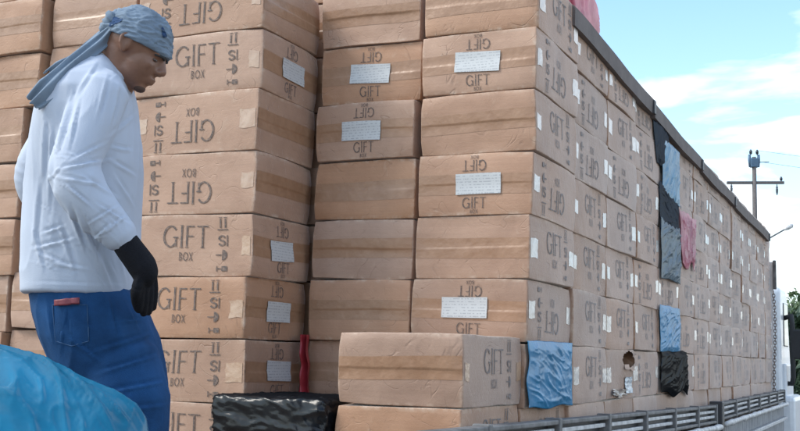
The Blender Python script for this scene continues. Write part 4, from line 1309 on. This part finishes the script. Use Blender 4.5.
# gloves: long black knit gloves, hand hanging half closed at the hip
def glove(wrist_path, wr, knuckle, tip_dir, curl, side, name):
    gs = [limb(wrist_path, wr, 18)]
    pdir = (knuckle - wrist_path[-1]).normalized()
    for i, (k, ln) in enumerate(((-1.5, 0.062), (-0.5, 0.070), (0.5, 0.066), (1.5, 0.052))):
        b = knuckle + side * k * 0.0185
        d1 = (pdir * 0.8 + tip_dir * 0.35).normalized()
        d2 = (pdir * 0.6 + tip_dir * 0.45 + curl * 0.35).normalized()
        d3 = (curl * 0.7 + pdir * 0.5).normalized()
        p1 = b + d1 * ln * 0.45; p2 = p1 + d2 * ln * 0.35; p3 = p2 + d3 * ln * 0.28
        gs.append(limb([b - pdir * 0.03, b, p1, p2, p3], [0.0105, 0.0105, 0.0100, 0.0095, 0.0085], 12))
    tb = wrist_path[-1].lerp(knuckle, 0.25) - side * 0.022
    gs.append(limb([tb, tb - side * 0.022 + pdir * 0.028, tb - side * 0.026 + pdir * 0.055 + curl * 0.012, tb - side * 0.020 + pdir * 0.076 + curl * 0.020], [0.014, 0.0125, 0.011, 0.009], 12))
    gs.append(loft([(wrist_path[-1], side * 0.034, curl * 0.019), (wrist_path[-1].lerp(knuckle, 0.5), side * 0.042, curl * 0.020), (knuckle + pdir * 0.006, side * 0.040, curl * 0.015)], 20, 2.4))
    return link(name, fuse(name, gs, 0.0030, M_GLOVE, 3), person)
dn = (mp(140, 300) - mp(148, 272)).normalized()
glove([mp(110, 222, -0.19), mp(118, 232, -0.19), mp(129, 248, -0.185), mp(142, 266, -0.175), mp(146, 277, -0.165)], [0.026, 0.029, 0.031, 0.0325, 0.028], mp(147, 288, -0.155),
      dn, (-SR * 0.2 + SF * 0.75).normalized(), (SF * 0.85 + SR * 0.32).normalized() * 1.0, 'glove')
glove([mp(92, 245, 0.24), mp(112, 262, 0.24), mp(124, 280, 0.23)], [0.029, 0.030, 0.028], mp(128, 298, 0.22), dn, (-SR * 0.5 - SF * 0.6).normalized(), (SF * 0.75 - SR * 0.5).normalized(), 'glove')

# shoes
for (px, py, dd) in ((114, 668, -0.03), (88, 655, 0.13)):
    a = mp(px, py, dd); a.z = PZ
    fdir = (SR * 0.85 + SF * 0.5).normalized()
    sd_ = Vector((-fdir.y, fdir.x, 0))
    gs = [loft([(a - fdir * 0.07 + ZU * 0.045, sd_ * 0.034, ZU * 0.043), (a + fdir * 0.0 + ZU * 0.05, sd_ * 0.040, ZU * 0.048),
                (a + fdir * 0.10 + ZU * 0.036, sd_ * 0.047, ZU * 0.034), (a + fdir * 0.18 + ZU * 0.026, sd_ * 0.036, ZU * 0.024)], 20, 2.6)]
    link('shoe', fuse('shoe', gs, 0.006, M_SHOE, 3), person)

# headscarf: tied cloth over the skull, knot and two tails behind
def cap(u, v):
    ph = 2 * math.pi * u
    th = (0.02 + 0.98 * v) * R(101)
    f, u_, s_ = math.sin(th) * math.cos(ph), math.cos(th), math.sin(th) * math.sin(ph)
    k = 1.0
    lon = ph * 1.2
    wv = Vector((f * 2.2 + u_ * 1.5, u_ * 6.5 - f * 2.8, s_ * 2.2))
    d = 0.0052 * ridged(wv * 0.9 + Vector((1, 3, 0))) + 0.0030 * ridged(wv * 1.9 + Vector((6, 0, 2))) + 0.003 * noise.noise(wv * 0.6)
    rim = max(0.0, (v - 0.86) / 0.14)
    d += 0.0035 * math.sin(rim * math.pi) - 0.008 * max(0, rim - 0.8) * 5 * 0.2
    p = hp_(-0.004 + f * (0.088 + d), 0.003 + u_ * (0.082 + d), s_ * (0.0755 + d))
    return p
scarf = link('head_scarf', crumple_grid(110, 64, cap, M_SCARF, 'head_scarf'), person)
m = scarf.modifiers.new('thickness', 'SOLIDIFY'); m.thickness = 0.003; m.offset = -1
def fold_post(scale, amp, seed, d_=Vector((1, 0.3, -1))):
    def f(co, no):
        nn = np.array([ridged(Vector((c[0] * scale + c[2] * scale * 0.9 + seed, c[1] * scale, c[2] * 4 - c[0] * 4))) for c in co])
        return co + no * (amp * (nn - 0.3))[:, None]
    return f
def tail_mesh(path, widths, seed, deep=0.012, n=7):
    """a gathered strip of cloth with folds running along its length"""
    P, Q = smooth_path(path, widths, 8)
    m_ = len(P)
    def fn(u, v):
        i = min(int(u * (m_ - 1)), m_ - 2); t = u * (m_ - 1) - i
        c = P[i].lerp(P[i + 1], t); w = Q[i] * (1 - t) + Q[i + 1] * t
        tg = (P[i + 1] - P[i]).normalized()
        ac = tg.cross(SF).normalized()
        x = v * 2 - 1
        x += 0.10 * noise.noise(Vector((u * 4, v * 2, seed)))
        dz = deep * (0.55 * math.cos(x * n + u * 2.2 + seed) + 0.5 * noise.noise(Vector((u * 2.5, v * 6.5, seed + 4)))) * min(1, 0.35 + u * 1.5) - 0.018 * (1 - x * x) * (1 - 0.3 * u)
        end = tg * 0.012 * noise.noise(Vector((v * 5, 3, seed))) * max(0, u - 0.85) * 7
        return c + ac * x * w + SF * dz + end
    me = crumple_grid(44, 40, fn, M_SCARF, 'scarf_tail')
    return me
for i, (p, r, sd0) in enumerate((
        ([mp(112, 30, -0.040), mp(101, 41, -0.045), mp(86, 54, -0.085), mp(66, 72, -0.125), mp(50, 88, -0.150), mp(33, 104, -0.155)], [0.012, 0.020, 0.022, 0.024, 0.030, 0.020], 1.0),
        ([mp(104, 34, -0.010), mp(92, 47, -0.030), mp(76, 60, -0.075), mp(62, 68, -0.105), mp(50, 76, -0.115)], [0.014, 0.020, 0.022, 0.024, 0.016], 5.0))):
    o = link('scarf_tail', tail_mesh(p, r, sd0), scarf)
    m = o.modifiers.new('thickness', 'SOLIDIFY'); m.thickness = 0.003
kn = fuse('scarf_knot', [hball(-0.070, 0.018, 0.034, 0.020, 0.026, 0.024), hball(-0.080, -0.004, 0.020, 0.018, 0.020, 0.026)], 0.003, M_SCARF, 2, fold_post(46, 0.007, 2.0))
link('scarf_knot', kn, scarf)
for (px, py, w_, h_, r_) in ((115, 21, 7, 3.4, -0.5), (164, 33, 2.0, 5.5, -0.25)):          # dark blue patches of the print
    def pf(u, v):
        a = 2 * math.pi * u
        x = px + (w_ * math.cos(a) * math.cos(r_) - h_ * math.sin(a) * math.sin(r_)) * v * (1 + 0.25 * math.sin(3 * a))
        y = py + (w_ * math.cos(a) * math.sin(r_) + h_ * math.sin(a) * math.cos(r_)) * v * (1 + 0.25 * math.sin(3 * a))
        d = (FW + RT * ((x - 400) / FPX) + UP * ((215.5 - y) / FPX)).normalized()
        hit, loc_, nor, _ = scarf.ray_cast(CAM, d)
        return loc_ - d * 0.002 if hit else at(x, y, DP - 0.03)
    link('print_patch', crumple_grid(18, 6, pf, M_SCARFD, 'print_patch'), scarf)
